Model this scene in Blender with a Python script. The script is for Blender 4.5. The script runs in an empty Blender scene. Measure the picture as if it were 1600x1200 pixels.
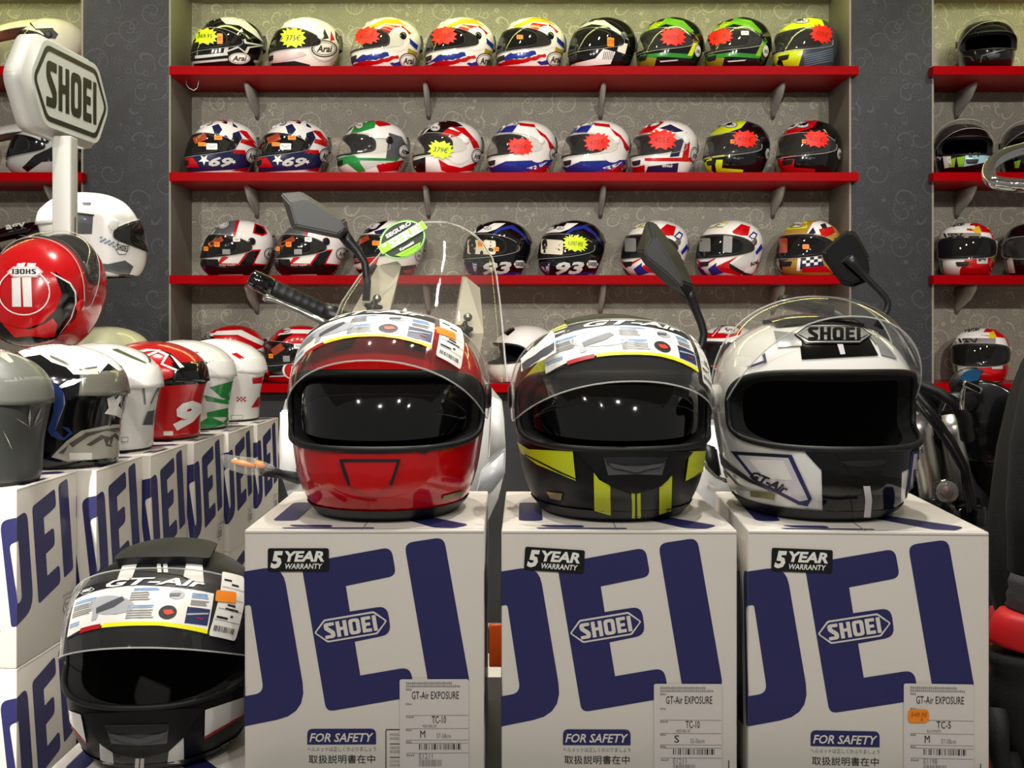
import bpy, bmesh, math, random
from math import pi, sin, cos, radians as R
from mathutils import Vector, Matrix, Euler
from mathutils.bvhtree import BVHTree
random.seed(7)
SC = bpy.context.scene
COL = SC.collection

# ------------------------------------------------------------------ camera
F, CX, CY, EYE = 1750.0, 803.0, 508.0, 1.25          # focal length and principal point for a 1600x1200 frame
cam_d = bpy.data.cameras.new('camera'); cam = bpy.data.objects.new('camera', cam_d); COL.objects.link(cam)
cam.location = (0, 0, EYE); cam.rotation_euler = (pi/2, 0, 0)
cam_d.lens = 36*F/1600; cam_d.sensor_width = 36
cam_d.shift_x = (800-CX)/1600; cam_d.shift_y = (CY-600)/1600
cam_d.clip_start = 0.05; cam_d.clip_end = 60
SC.camera = cam

# ------------------------------------------------------------------ world, exposure, lights
SC.view_settings.view_transform = 'Standard'; SC.view_settings.look = 'None'
SC.view_settings.gamma = 1; SC.view_settings.use_curve_mapping = False
SC.view_settings.exposure = 0.0
w = bpy.data.worlds.new('world'); SC.world = w; w.use_nodes = True
bg = w.node_tree.nodes['Background']; bg.inputs[0].default_value = (1.0, 0.97, 0.92, 1); bg.inputs[1].default_value = 0.20

def light(name, kind, loc, target, energy, color=(1, .95, .86), size=.12, angle=60, blend=.5, sy=None):
    d = bpy.data.lights.new(name, kind); o = bpy.data.objects.new(name, d); COL.objects.link(o)
    o.location = loc; d.energy = energy; d.color = color
    o.rotation_euler = (Vector(target)-Vector(loc)).to_track_quat('-Z', 'Y').to_euler()
    if kind == 'SPOT': d.spot_size = R(angle); d.spot_blend = blend; d.shadow_soft_size = size
    elif kind == 'AREA':
        d.size = size
        if sy: d.shape = 'RECTANGLE'; d.size_y = sy
    else: d.shadow_soft_size = size
    return o
for x in (-2.1, -1.25, -.42, .42, 1.25):                      # ceiling spots washing the shelves
    light('shelf_spot', 'SPOT', (x, 3.15, 3.1), (x*1.02, 4.7, 1.55), 36, (1, .93, .83), .06, 80, .6)
light('shelf_spot', 'SPOT', (2.1, 3.15, 3.1), (2.1, 4.7, 1.3), 40, (1, .95, .88), .06, 70, .6)
for x in (-.55, .0, .55):                                      # ceiling spots over the front boxes
    light('counter_spot', 'SPOT', (x, 1.75, 3.1), (x, 1.55, .9), 85, (1, .95, .85), .022, 60, .6)
light('counter_spot', 'SPOT', (-1.3, -.7, 2.5), (-1.0, 1.9, .75), 640, (1, .96, .88), .03, 25, .6)
light('counter_spot', 'SPOT', (-.9, 2.5, 3.1), (-.9, 2.55, .9), 110, (1, .95, .85), .06, 60, .6)
for x, y in ((-1.3, -.3), (-.45, -.75), (.4, -.45), (1.2, -.8)):                 # ceiling spots of the shop floor behind the viewer
    light('floor_spot', 'SPOT', (x, y, 2.95), (x*.5, 1.5, .9), 46, (1, .96, .9), .025, 75, .6)

for x in (-2.2, -1.1, 0, 1.1, 2.2):                            # added fill spots behind the viewer, replacing ambient light on the helmet wall
    light('wall_fill', 'SPOT', (x, -1.0, 2.62 if x in (-1.1, 0) else 2.95), (x, 4.9, 1.5), 235, (1, .95, .87), .05, 40, .7)

for x in (-1.5, .1, 1.5):                                      # added unseen spots: their bounce off the aisle floor brightens the shelf undersides
    light('aisle_bounce_fill', 'SPOT', (x, 3.3, 3.1), (x, 3.5, 0), 380, (1, .95, .87), .06, 46, .6)

# ------------------------------------------------------------------ tagging
def tag(o, label=None, cat=None, group=None, kind=None):
    if label: o['label'] = label
    if cat: o['category'] = cat
    if group: o['group'] = group
    if kind: o['kind'] = kind
    return o
def empty(name, loc=(0, 0, 0), rot=(0, 0, 0), label=None, cat=None, group=None):
    o = bpy.data.objects.new(name, None); COL.objects.link(o); o.location = loc; o.rotation_euler = rot
    o.empty_display_size = .05
    return tag(o, label, cat, group)

# ------------------------------------------------------------------ materials
MATS = {}
def srgb(c):
    if isinstance(c, str):
        c = tuple(int(c[i:i+2], 16)/255 for i in (0, 2, 4))
    return tuple((x/12.92 if x <= .04045 else ((x+.055)/1.055)**2.4) for x in c)
def mat(name, color, rough=.3, metal=0., coat=0., emit=0., spec=.5):
    if name in MATS: return MATS[name]
    m = bpy.data.materials.new(name); m.use_nodes = True
    b = m.node_tree.nodes['Principled BSDF']; c = srgb(color)
    b.inputs['Base Color'].default_value = (*c, 1); b.inputs['Roughness'].default_value = rough
    b.inputs['Metallic'].default_value = metal; b.inputs['Coat Weight'].default_value = coat
    b.inputs['Coat Roughness'].default_value = .04; b.inputs['Specular IOR Level'].default_value = spec
    if emit: b.inputs['Emission Color'].default_value = (*c, 1); b.inputs['Emission Strength'].default_value = emit
    MATS[name] = m; return m
def clear(name, tint, rough=.03, alpha=.12, gloss=1.0, base=.04):
    """thin clear plastic: mostly see-through, with a mirror skin that strengthens at grazing angles"""
    if name in MATS: return MATS[name]
    m = bpy.data.materials.new(name); m.use_nodes = True; nt = m.node_tree; nt.nodes.clear()
    out = nt.nodes.new('ShaderNodeOutputMaterial')
    tr = nt.nodes.new('ShaderNodeBsdfTransparent'); tr.inputs[0].default_value = (*srgb(tint), 1)
    gl = nt.nodes.new('ShaderNodeBsdfGlossy'); gl.inputs['Roughness'].default_value = rough; gl.inputs[0].default_value = (gloss, gloss, gloss, 1)
    df = nt.nodes.new('ShaderNodeBsdfDiffuse'); df.inputs[0].default_value = (.8, .8, .78, 1)
    lw = nt.nodes.new('ShaderNodeLayerWeight'); lw.inputs[0].default_value = .5
    pw = nt.nodes.new('ShaderNodeMath'); pw.operation = 'POWER'; nt.links.new(lw.outputs['Facing'], pw.inputs[0]); pw.inputs[1].default_value = 4
    fr = nt.nodes.new('ShaderNodeMath'); fr.operation = 'MULTIPLY_ADD'; nt.links.new(pw.outputs[0], fr.inputs[0]); fr.inputs[1].default_value = .55; fr.inputs[2].default_value = base
    m1 = nt.nodes.new('ShaderNodeMixShader'); m1.inputs[0].default_value = alpha
    nt.links.new(tr.outputs[0], m1.inputs[1]); nt.links.new(df.outputs[0], m1.inputs[2])
    m2 = nt.nodes.new('ShaderNodeMixShader'); nt.links.new(fr.outputs[0], m2.inputs[0])
    nt.links.new(m1.outputs[0], m2.inputs[1]); nt.links.new(gl.outputs[0], m2.inputs[2])
    nt.links.new(m2.outputs[0], out.inputs[0]); MATS[name] = m; return m
def paint(hexc, rough=.22, coat=.6):
    return mat('paint_%s_%d' % (hexc, int(rough*100)), hexc, rough, 0, coat)
def speck(name, c1, c2, scale=400, rough=.5, bump=.0, metal=0.):
    """two-tone mottled surface from a noise texture"""
    if name in MATS: return MATS[name]
    m = mat(name, c1, rough, metal); nt = m.node_tree; b = nt.nodes['Principled BSDF']
    tc = nt.nodes.new('ShaderNodeTexCoord'); nz = nt.nodes.new('ShaderNodeTexNoise'); nz.inputs['Scale'].default_value = scale
    nz.inputs['Detail'].default_value = 4
    nt.links.new(tc.outputs['Object'], nz.inputs['Vector'])
    mx = nt.nodes.new('ShaderNodeMix'); mx.data_type = 'RGBA'
    mx.inputs[6].default_value = (*srgb(c1), 1); mx.inputs[7].default_value = (*srgb(c2), 1)
    nt.links.new(nz.outputs[0], mx.inputs[0]); nt.links.new(mx.outputs[2], b.inputs['Base Color'])
    if bump:
        bp = nt.nodes.new('ShaderNodeBump'); bp.inputs['Strength'].default_value = bump; bp.inputs['Distance'].default_value = .002
        nt.links.new(nz.outputs[0], bp.inputs['Height']); nt.links.new(bp.outputs[0], b.inputs['Normal'])
    return m
def wallpaper(name, base, line, k=1.0):
    """scroll-and-leaf wallpaper: spirals, rings and fans drawn around scattered centres"""
    if name in MATS: return MATS[name]
    m = mat(name, base, .55); nt = m.node_tree; b = nt.nodes['Principled BSDF']; N = nt.nodes.new; L = nt.links.new
    tc = N('ShaderNodeTexCoord')
    mp = N('ShaderNodeMapping'); mp.inputs['Scale'].default_value = (1, 0, 1); L(tc.outputs['Object'], mp.inputs[0])
    wz = N('ShaderNodeTexNoise'); wz.inputs['Scale'].default_value = 9; L(mp.outputs[0], wz.inputs['Vector'])
    def mth(op, a, bb=None, c=None):
        n = N('ShaderNodeMath'); n.operation = op
        for i, q in enumerate((a, bb, c)):
            if q is None: continue
            if isinstance(q, (int, float)): n.inputs[i].default_value = q
            else: L(q, n.inputs[i])
        return n.outputs[0]
    lines = None
    for sc, freq, petals, thin, rmax in ((9.5, 44, 1, .24, .52), (13, 0, 8, .22, .55), (21, 0, 5, .25, .5), (19, 40, 0, .3, .36)):
        sx = N('ShaderNodeVectorMath'); sx.operation = 'SCALE'; L(mp.outputs[0], sx.inputs[0]); sx.inputs['Scale'].default_value = sc
        vo = N('ShaderNodeTexVoronoi'); vo.inputs['Scale'].default_value = 1; vo.inputs['Randomness'].default_value = .75
        L(sx.outputs[0], vo.inputs['Vector'])
        df = N('ShaderNodeVectorMath'); df.operation = 'SUBTRACT'; L(sx.outputs[0], df.inputs[0]); L(vo.outputs['Position'], df.inputs[1])
        sp = N('ShaderNodeSeparateXYZ'); L(df.outputs[0], sp.inputs[0])
        ln = N('ShaderNodeVectorMath'); ln.operation = 'LENGTH'; L(df.outputs[0], ln.inputs[0]); r = ln.outputs['Value']
        th = mth('ARCTAN2', sp.outputs['Z'], sp.outputs['X'])
        cs = N('ShaderNodeSeparateColor'); L(vo.outputs['Color'], cs.inputs[0])
        sg = mth('SIGN', mth('SUBTRACT', cs.outputs[0], .5))
        wob = mth('MULTIPLY', wz.outputs[0], 5.0)
        if freq: ph = mth('ADD', mth('MULTIPLY', r, freq*.42), mth('ADD', mth('MULTIPLY', mth('MULTIPLY', th, sg), petals), wob))
        else: ph = mth('ADD', mth('MULTIPLY', mth('ADD', th, mth('MULTIPLY', mth('MULTIPLY', r, sg), 4.0)), petals), wob)
        a = mth('ABSOLUTE', mth('SINE', mth('MULTIPLY', ph, .5)))
        on = N('ShaderNodeMapRange'); on.interpolation_type = 'SMOOTHSTEP'; L(a, on.inputs[0])
        on.inputs[1].default_value = thin*.4; on.inputs[2].default_value = thin; on.inputs[3].default_value = 1; on.inputs[4].default_value = 0
        cut = N('ShaderNodeMapRange'); cut.interpolation_type = 'SMOOTHSTEP'; L(r, cut.inputs[0])
        cut.inputs[1].default_value = rmax; cut.inputs[2].default_value = rmax+.06; cut.inputs[3].default_value = 1; cut.inputs[4].default_value = 0
        z = mth('MULTIPLY', on.outputs[0], cut.outputs[0])
        lines = z if lines is None else mth('MAXIMUM', lines, z)
    mx = N('ShaderNodeMix'); mx.data_type = 'RGBA'; L(mth('MULTIPLY', lines, k), mx.inputs[0])
    mx.inputs[6].default_value = (*srgb(base), 1); mx.inputs[7].default_value = (*srgb(line), 1)
    L(mx.outputs[2], b.inputs['Base Color']); return m

WHITE = paint('f2f0ec'); BLACK = paint('0b0b0d', .12); RED = paint('c20a12'); BLUE = paint('1b2f8f'); GREEN = paint('1f8a3c')
NAVYP = paint('1a1f4a'); YEL = paint('d2e21a'); SILV = paint('a5a7a6', .25); GOLD = paint('b08a3a', .3); GREYP = paint('55585c', .3)
MATTE = mat('matte_black', '161618', .5); RUB = mat('black_rubber', '0d0d0e', .55); LINER = mat('black_padding', '0a0a0b', .9)
MESHF = speck('padding_mesh', '151515', '3a3a3a', 900, .8)
CHROME = mat('chrome', 'd8d8d6', .08, 1.); STEEL = mat('brushed_steel', 'a8a8a6', .3, 1.)
INK = mat('black_ink', '15151a', .5); PAPER = mat('white_paper', 'f0eee8', .45); PAPERG = mat('grey_print', '8a8886', .5)
ORANGE = mat('orange_tag', 'f58a1a', .5); FLUO = mat('fluorescent_yellow', 'd8f01c', .5); REDTAG = mat('fluorescent_red', 'f0200e', .5)
TAGY = mat('yellow_strip', 'f4f000', .45)
CARD = mat('white_card', 'ded8cf', .5, coat=.1); NAVY = mat('navy_print', '24245c', .5, coat=.1)
SHELFRED = mat('red_lacquer', '960007', .3, 0, 0, spec=.03)
VIS_CLEAR = clear('clear_visor', 'f4f4f0', alpha=.03); VIS_SMOKE = clear('smoke_visor', '6a6a66', alpha=.01)
VIS_DARK = mat('dark_mirror_visor', '060607', .05, 0, .5); SCREEN = clear('clear_windscreen', 'f8f8f4', alpha=.015, base=.006, rough=.0)
VIS_EDGE = clear('visor_edge', 'ffffff', alpha=.45)

# ------------------------------------------------------------------ mesh builder
class MB:
    def __init__(s): s.v, s.f, s.m, s.sm, s.mats = [], [], [], [], []
    def mi(s, m):
        if m not in s.mats: s.mats.append(m)
        return s.mats.index(m)
    def add(s, vs, fs, m, smooth=True):
        o = len(s.v); k = s.mi(m); s.v += [tuple(p) for p in vs]
        for f in fs: s.f.append([i+o for i in f]); s.m.append(k); s.sm.append(smooth)
        return s
    def addbm(s, bm, m, smooth=False, M=None):
        bm.verts.index_update()
        s.add([(M @ v.co if M else v.co) for v in bm.verts], [[v.index for v in f.verts] for f in bm.faces], m, smooth); bm.free(); return s
    def box(s, c, d, m, rot=None, bev=0., seg=2):
        bm = bmesh.new(); bmesh.ops.create_cube(bm, size=1)
        for v in bm.verts: v.co = Vector((v.co.x*d[0], v.co.y*d[1], v.co.z*d[2]))
        if bev: bmesh.ops.bevel(bm, geom=bm.edges[:], offset=bev, segments=seg, affect='EDGES', profile=.6)
        M = Matrix.Translation(c)
        if rot: M = M @ Euler(rot).to_matrix().to_4x4()
        return s.addbm(bm, m, bev > 0, M)
    def tube(s, pts, r, m, n=10, closed=False, cap=True):
        P = [Vector(p) for p in pts]; k = len(P); rs = r if isinstance(r, (list, tuple)) else [r]*k
        vs, fs = [], []; up = None
        for i in range(k):
            a = P[(i-1) % k] if (closed or i) else P[0]; b = P[(i+1) % k] if (closed or i < k-1) else P[-1]
            t = (b-a).normalized()
            if up is None: up = t.orthogonal().normalized()
            up = (up - t*up.dot(t)); up = up.normalized() if up.length > 1e-6 else t.orthogonal().normalized()
            q = t.cross(up)
            vs += [P[i]+(up*cos(2*pi*j/n)+q*sin(2*pi*j/n))*rs[i] for j in range(n)]
        for i in range(k if closed else k-1):
            for j in range(n):
                a, b = i*n+j, i*n+(j+1) % n; c, d = ((i+1) % k)*n+(j+1) % n, ((i+1) % k)*n+j
                fs.append((a, b, c, d))
        if cap and not closed: fs += [tuple(range(n))[::-1], tuple(range((k-1)*n, k*n))]
        return s.add(vs, fs, m)
    def lathe(s, prof, m, n=24, M=None):
        vs = [Vector((r*cos(2*pi*j/n), r*sin(2*pi*j/n), z)) for r, z in prof for j in range(n)]
        if M: vs = [M @ v for v in vs]
        fs = [(i*n+j, i*n+(j+1) % n, (i+1)*n+(j+1) % n, (i+1)*n+j) for i in range(len(prof)-1) for j in range(n)]
        fs += [tuple(range(n))[::-1], tuple(range((len(prof)-1)*n, len(prof)*n))]
        return s.add(vs, fs, m)
    def prism(s, poly, d0, d1, m, M=None, bev=0.):
        """2-D outline (x, z) swept along y from d0 to d1"""
        bm = bmesh.new(); A = [bm.verts.new((x, d0, z)) for x, z in poly]; f = bm.faces.new(A)
        r = bmesh.ops.extrude_face_region(bm, geom=[f])
        for v in [g for g in r['geom'] if isinstance(g, bmesh.types.BMVert)]: v.co.y = d1
        bmesh.ops.recalc_face_normals(bm, faces=bm.faces[:])
        if bev: bmesh.ops.bevel(bm, geom=bm.edges[:], offset=bev, segments=2, affect='EDGES')
        return s.addbm(bm, m, bev > 0, M)
    def loft(s, rings, m, close=True, cap=True):
        n = len(rings[0]); vs = [p for r in rings for p in r]; fs = []
        for i in range(len(rings)-1):
            for j in range(n if close else n-1): fs.append((i*n+j, i*n+(j+1) % n, (i+1)*n+(j+1) % n, (i+1)*n+j))
        if cap and close: fs += [tuple(range(n))[::-1], tuple(range((len(rings)-1)*n, len(rings)*n))]
        return s.add(vs, fs, m)
    def build(s, name, parent=None, loc=(0, 0, 0), rot=(0, 0, 0), fix=True, weld=0., label=None):
        me = bpy.data.meshes.new(name); me.from_pydata(s.v, [], s.f)
        for mm in s.mats: me.materials.append(mm)
        me.polygons.foreach_set('material_index', s.m); me.polygons.foreach_set('use_smooth', s.sm); me.update()
        if fix or weld:
            bm = bmesh.new(); bm.from_mesh(me)
            if weld: bmesh.ops.remove_doubles(bm, verts=bm.verts[:], dist=weld)
            if fix: bmesh.ops.recalc_face_normals(bm, faces=bm.faces[:])
            bm.to_mesh(me); bm.free()
        o = bpy.data.objects.new(name, me); COL.objects.link(o); o.location = loc; o.rotation_euler = rot
        if parent: o.parent = parent
        if label: o['label'] = label
        return o

# ------------------------------------------------------------------ flat shapes, lettering and laying them on surfaces
def rounded(pts, n=5):
    """polygon corners (x, y) or (x, y, radius) -> smooth outline"""
    out = []; k = len(pts)
    for i, p in enumerate(pts):
        r = p[2] if len(p) > 2 else 0; P = Vector(p[:2])
        if not r: out.append(tuple(P)); continue
        A = Vector(pts[i-1][:2])-P; B = Vector(pts[(i+1) % k][:2])-P
        r = min(r, A.length*.49, B.length*.49); a, b = P+A.normalized()*r, P+B.normalized()*r
        for j in range(n+1):
            t = j/n; out.append(tuple(a*(1-t)**2+P*2*t*(1-t)+b*t*t))
    return out
def ellipse(cx, cy, rx, ry, n=28, rot=0):
    c, s_ = cos(rot), sin(rot)
    return [(cx+rx*cos(2*pi*i/n)*c-ry*sin(2*pi*i/n)*s_, cy+rx*cos(2*pi*i/n)*s_+ry*sin(2*pi*i/n)*c) for i in range(n)]
def rect(x0, y0, x1, y1, r=0): return rounded([(x0, y0, r), (x1, y0, r), (x1, y1, r), (x0, y1, r)], 4)
def burst(cx, cy, rx, ry, n=13, rot=0., d=.74):
    o = []
    for i in range(2*n):
        k = 1 if i % 2 == 0 else d; a = pi*i/n
        sx, sy = abs(cos(a))**.7*(1 if cos(a) > 0 else -1), abs(sin(a))**.7*(1 if sin(a) > 0 else -1)
        x, y = rx*k*sx, ry*k*sy; o.append((cx+x*cos(rot)-y*sin(rot), cy+x*sin(rot)+y*cos(rot)))
    return o
def star(cx, cy, r, rot=0, d=.4):
    return [(cx+r*(1 if i % 2 == 0 else d)*sin(pi*i/5+rot), cy+r*(1 if i % 2 == 0 else d)*cos(pi*i/5+rot)) for i in range(10)]
_FLAT = {}
def flat_polys(loops):
    """filled 2-D mesh (verts, triangles) of loops; inner loops become holes"""
    cu = bpy.data.curves.new('tmp', 'CURVE'); cu.dimensions = '2D'; cu.fill_mode = 'BOTH'
    for lp in loops:
        sp = cu.splines.new('POLY'); sp.points.add(len(lp)-1)
        for q, p in zip(sp.points, lp): q.co = (p[0], p[1], 0, 1)
        sp.use_cyclic_u = True
    return _flat_from(cu)
def _flat_from(cu):
    ob = bpy.data.objects.new('tmp', cu); me = bpy.data.meshes.new_from_object(ob)
    bm = bmesh.new(); bm.from_mesh(me); bmesh.ops.triangulate(bm, faces=bm.faces[:]); bm.verts.index_update()
    r = ([(v.co.x, v.co.y) for v in bm.verts], [[v.index for v in f.verts] for f in bm.faces])
    bm.free(); bpy.data.meshes.remove(me); bpy.data.objects.remove(ob)
    bpy.data.curves.remove(cu); return r
def text_flat(t, bold=0., shear=0., res=2, space=1.):
    """text as a flat mesh, cap height about 1 unit scaled so that its box is (0,0)-(w,h)"""
    key = (t, bold, shear, res, space)
    if key not in _FLAT:
        cu = bpy.data.curves.new('tmp', 'FONT'); cu.body = t; cu.size = 1; cu.offset = bold; cu.shear = shear; cu.resolution_u = res
        cu.space_character = space; cu.fill_mode = 'BOTH'
        V, T = _flat_from(cu)
        x0 = min(v[0] for v in V); x1 = max(v[0] for v in V); y0 = min(v[1] for v in V); y1 = max(v[1] for v in V)
        _FLAT[key] = ([((x-x0)/(x1-x0), (y-y0)/(y1-y0)) for x, y in V], T)
    return _FLAT[key]
def put(flat, x, y, wd, ht, rot=0., skew=0.):
    """place a unit-box flat mesh in the rectangle whose lower-left is (x, y)"""
    V, T = flat; c, s_ = cos(rot), sin(rot); o = []
    for a, b in V:
        p, q = (a-.5)*wd+skew*(b-.5)*ht, (b-.5)*ht; o.append((x+wd/2+p*c-q*s_, y+ht/2+p*s_+q*c))
    return o, T
LET = {'S': [rounded([(.60, 1, .03), (.0, 1, .2), (0, .60, .12), (.35, .28, .05), (.35, .21, .03), (0, .21, .03), (0, 0, .03), (.60, 0, .2), (.60, .40, .12), (.25, .72, .05), (.25, .79, .03), (.60, .79, .03)])],
       'H': [[(0, 0), (.23, 0), (.23, .41), (.41, .41), (.41, 0), (.64, 0), (.64, 1), (.41, 1), (.41, .61), (.23, .61), (.23, 1), (0, 1)]],
       'O': [rounded([(0, 0, .22), (.66, 0, .22), (.66, 1, .22), (0, 1, .22)]), rounded([(.23, .2, .08), (.23, .8, .08), (.43, .8, .08), (.43, .2, .08)])],
       'E': [rounded([(0, 0, .05), (.55, 0, .04), (.55, .21), (.23, .21), (.23, .40), (.50, .40, .04), (.50, .60, .04), (.23, .60), (.23, .79), (.55, .79), (.55, 1, .04), (0, 1, .05)])],
       'I': [rounded([(0, 0, .04), (.23, 0, .04), (.23, 1, .04), (0, 1, .04)])]}
def shoei_word():
    if 'SW' not in _FLAT:
        x = 0; loops = []
        for ch, wd in zip('SHOEI', (.60, .64, .66, .55, .23)):
            loops += [[(p[0]+x, p[1]) for p in lp] for lp in LET[ch]]; x += wd+.1
        x -= .1; V, T = flat_polys(loops); _FLAT['SW'] = ([(a/x, b) for a, b in V], T)
    return _FLAT['SW']
def hexa(x0, y0, x1, y1, c, r=0): # pointed plate outline
    m = (y0+y1)/2
    return rounded([(x0, m, r), (x0+c, y0, r), (x1-c, y0, r), (x1, m, r), (x1-c, y1, r), (x0+c, y1, r)])
def unitpoly(loops): return flat_polys(loops)

def lay(mb, flat, mapper, m, h=None, smooth=True, drop=None):
    """cut a flat mesh on a grid of pitch h and lay it through mapper(x, y) -> point"""
    V, T = flat
    bm = bmesh.new(); vs = [bm.verts.new((x, y, 0)) for x, y in V]
    for t in T:
        try: bm.faces.new([vs[i] for i in t])
        except ValueError: pass
    if h:
        for ax in (0, 1):
            lo = min(v[ax] for v in V); hi = max(v[ax] for v in V); k = int((hi-lo)/h)
            for i in range(1, k+1):
                no = [0, 0, 0]; no[ax] = 1; co = [0, 0, 0]; co[ax] = lo+(hi-lo)*i/(k+1)
                bmesh.ops.bisect_plane(bm, geom=bm.verts[:]+bm.edges[:]+bm.faces[:], dist=1e-7, plane_co=co, plane_no=no)
    bm.verts.index_update()
    P = [mapper(v.co.x, v.co.y) for v in bm.verts]; fs = []
    for f in bm.faces:
        ix = [v.index for v in f.verts]
        if any(P[i] is None for i in ix): continue
        if drop and drop(sum((P[i] for i in ix), Vector())/len(ix)): continue
        fs.append(ix)
    bm.free()
    mb.add([p if p is not None else Vector() for p in P], fs, m, smooth)
# ------------------------------------------------------------------ helmets
class Shape:
    """shell: rings of (z, half width, front reach, rear reach, centre offset) joined by a smooth curve, crown last"""
    def __init__(s, rings, e=.92):
        s.e = e; s.t = []; k = len(rings); q = 24
        for i in range(k-1):
            p = [rings[max(0, i-1)], rings[i], rings[i+1], rings[min(k-1, i+2)]]
            for j in range(q):
                t = j/q
                s.t.append([.5*((2*p[1][c])+(p[2][c]-p[0][c])*t+(2*p[0][c]-5*p[1][c]+4*p[2][c]-p[3][c])*t*t+(3*p[1][c]-p[0][c]-3*p[2][c]+p[3][c])*t**3) for c in range(5)])
        s.t.append(list(rings[-1])); s.n = len(s.t)-1; s.H = rings[-1][0]
        for i in range(1, s.n+1): s.t[i][0] = max(s.t[i][0], s.t[i-1][0]+1e-6)
    def inv(s, z):
        lo, hi = 0, s.n
        while hi-lo > 1:
            m = (lo+hi)//2
            if s.t[m][0] <= z: lo = m
            else: hi = m
        d = s.t[hi][0]-s.t[lo][0]
        return (lo+min(1, max(0, (z-s.t[lo][0])/d)))/s.n
    def row(s, u):
        x = min(max(u, 0), 1)*s.n; i = min(int(x), s.n-1); t = x-i; A, B = s.t[i], s.t[i+1]
        return [A[c]+(B[c]-A[c])*t for c in range(5)]
    def S(s, th, u):
        z, a, yf, yb, yc = s.row(u); c, q = cos(th), sin(th)
        return Vector((a*math.copysign(abs(q)**s.e, q), yc-(yf if c > 0 else yb)*math.copysign(abs(c)**s.e, c), z))
    def P(s, th, u, off=0.):
        p = s.S(th, u)
        if not off: return p
        if u > .985: return p+Vector((0, 0, off))
        d = s.S(th+.02, u)-s.S(th-.02, u); e = s.S(th, min(1, u+.008))-s.S(th, max(0, u-.008))
        return p+d.cross(e).normalized()*off
    def zp(s, th, z, off=0.): return s.P(th, s.inv(z), off)

class Port:
    """opening: half angle, bottom and top height, height of the side corners, squareness"""
    def __init__(s, th, lo, hi, zm, n=3.2, sag=0.): s.th, s.lo, s.hi, s.zm, s.n, s.sag = th, lo, hi, zm, n, sag
    def k(s, th):
        t = min(1, abs(th)/s.th); return (1-t**s.n)**(1/s.n)
    def zl(s, th): return s.zm+(s.lo+s.sag*(th/s.th)**2-s.zm)*s.k(th)
    def zu(s, th): return s.zm+(s.hi-s.zm)*s.k(th)
    def inside(s, th, z, m=.0): return abs(th) < s.th-m*8 and s.zl(th)+m < z < s.zu(th)-m

RACE = Shape([(0, .090, .108, .086, 0), (.012, .103, .132, .102, 0), (.042, .115, .156, .122, 0), (.082, .1215, .157, .143, 0), (.122, .1255, .148, .157, 0),
              (.160, .1245, .133, .160, 0), (.195, .114, .110, .149, 0), (.222, .095, .082, .124, 0), (.240, .066, .053, .086, .004), (.2495, .034, .026, .045, .01), (.2525, 0, 0, 0, .012)])
TOUR = Shape([(0, .090, .112, .090, 0), (.012, .104, .134, .106, 0), (.045, .118, .158, .126, 0), (.085, .1255, .161, .147, 0), (.128, .1305, .152, .162, 0),
              (.166, .130, .137, .165, 0), (.201, .119, .113, .154, 0), (.228, .099, .084, .128, 0), (.246, .068, .053, .088, .006), (.2555, .034, .026, .046, .012), (.2585, 0, 0, 0, .014)])
REAR = Shape([(0, .104, .122, .136, 0), (.012, .112, .140, .143, 0), (.045, .119, .157, .142, 0), (.085, .124, .158, .145, 0), (.125, .1275, .148, .154, 0),
              (.155, .127, .134, .163, 0), (.19, .118, .112, .160, 0), (.22, .099, .084, .132, 0), (.239, .069, .053, .09, .004), (.2485, .034, .026, .047, .01), (.2515, 0, 0, 0, .012)])
KIND = {'race': (RACE, Port(R(74), .084, .171, .116, 3.2, .006), Port(R(97), .074, .180, .121, 2.4, .01)),
        'tour': (TOUR, Port(R(80), .095, .188, .128, 3.6), Port(R(96), .086, .196, .132, 2.6)),
        'rear': (REAR, Port(R(74), .080, .166, .112, 3.2, .006), Port(R(97), .071, .176, .118, 2.4, .01)),
        'wide': (RACE, Port(R(70), .068, .178, .115, 3.0, .01), None)}
_HC = {}
def shell_cols(port):
    t = port.th; c = [0.]
    for k in (.14, .28, .42, .55, .67, .77, .85, .91, .95, .98, .995, 1.): c.append(t*k)
    x = t
    while x < pi-.16: x += (pi-t)/max(6, int((pi-t)/.1)); c.append(min(x, pi))
    if c[-1] < pi-1e-6: c.append(pi)
    return [-q for q in c[:0:-1]][1:]+c           # -pi dropped: the grid wraps
def shell_grid(shape, port, off=0., n1=12, n2=26):
    key = (id(shape), id(port), off)
    if key in _HC: return _HC[key]
    th = shell_cols(port); vs, fs = [], []; nr = n1+n2
    for a in th:
        zl, zu = port.zl(a), port.zu(a); ul, uu = shape.inv(zl), shape.inv(zu)
        for i in range(n1): vs.append(shape.P(a, ul*i/(n1-1), off))
        for i in range(n2): vs.append(shape.P(a, uu+(1-uu)*i/(n2-1), off))
    k = len(th)
    for j in range(k):
        jn = (j+1) % k; hole = abs(th[j]) < port.th-1e-6 or abs(th[jn]) < port.th-1e-6
        for i in range(nr-1):
            if i == n1-1 and (hole or True): continue
            fs.append((j*nr+i, jn*nr+i, jn*nr+i+1, j*nr+i+1))
    _HC[key] = (vs, fs); return _HC[key]
def port_loop(shape, port, off=0., n=22):
    A = [port.th*sin(pi/2*i/n) for i in range(-n, n+1)]
    return [shape.zp(a, port.zl(a), off) for a in A]+[shape.zp(a, port.zu(a), off) for a in A[-2:0:-1]]
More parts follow.
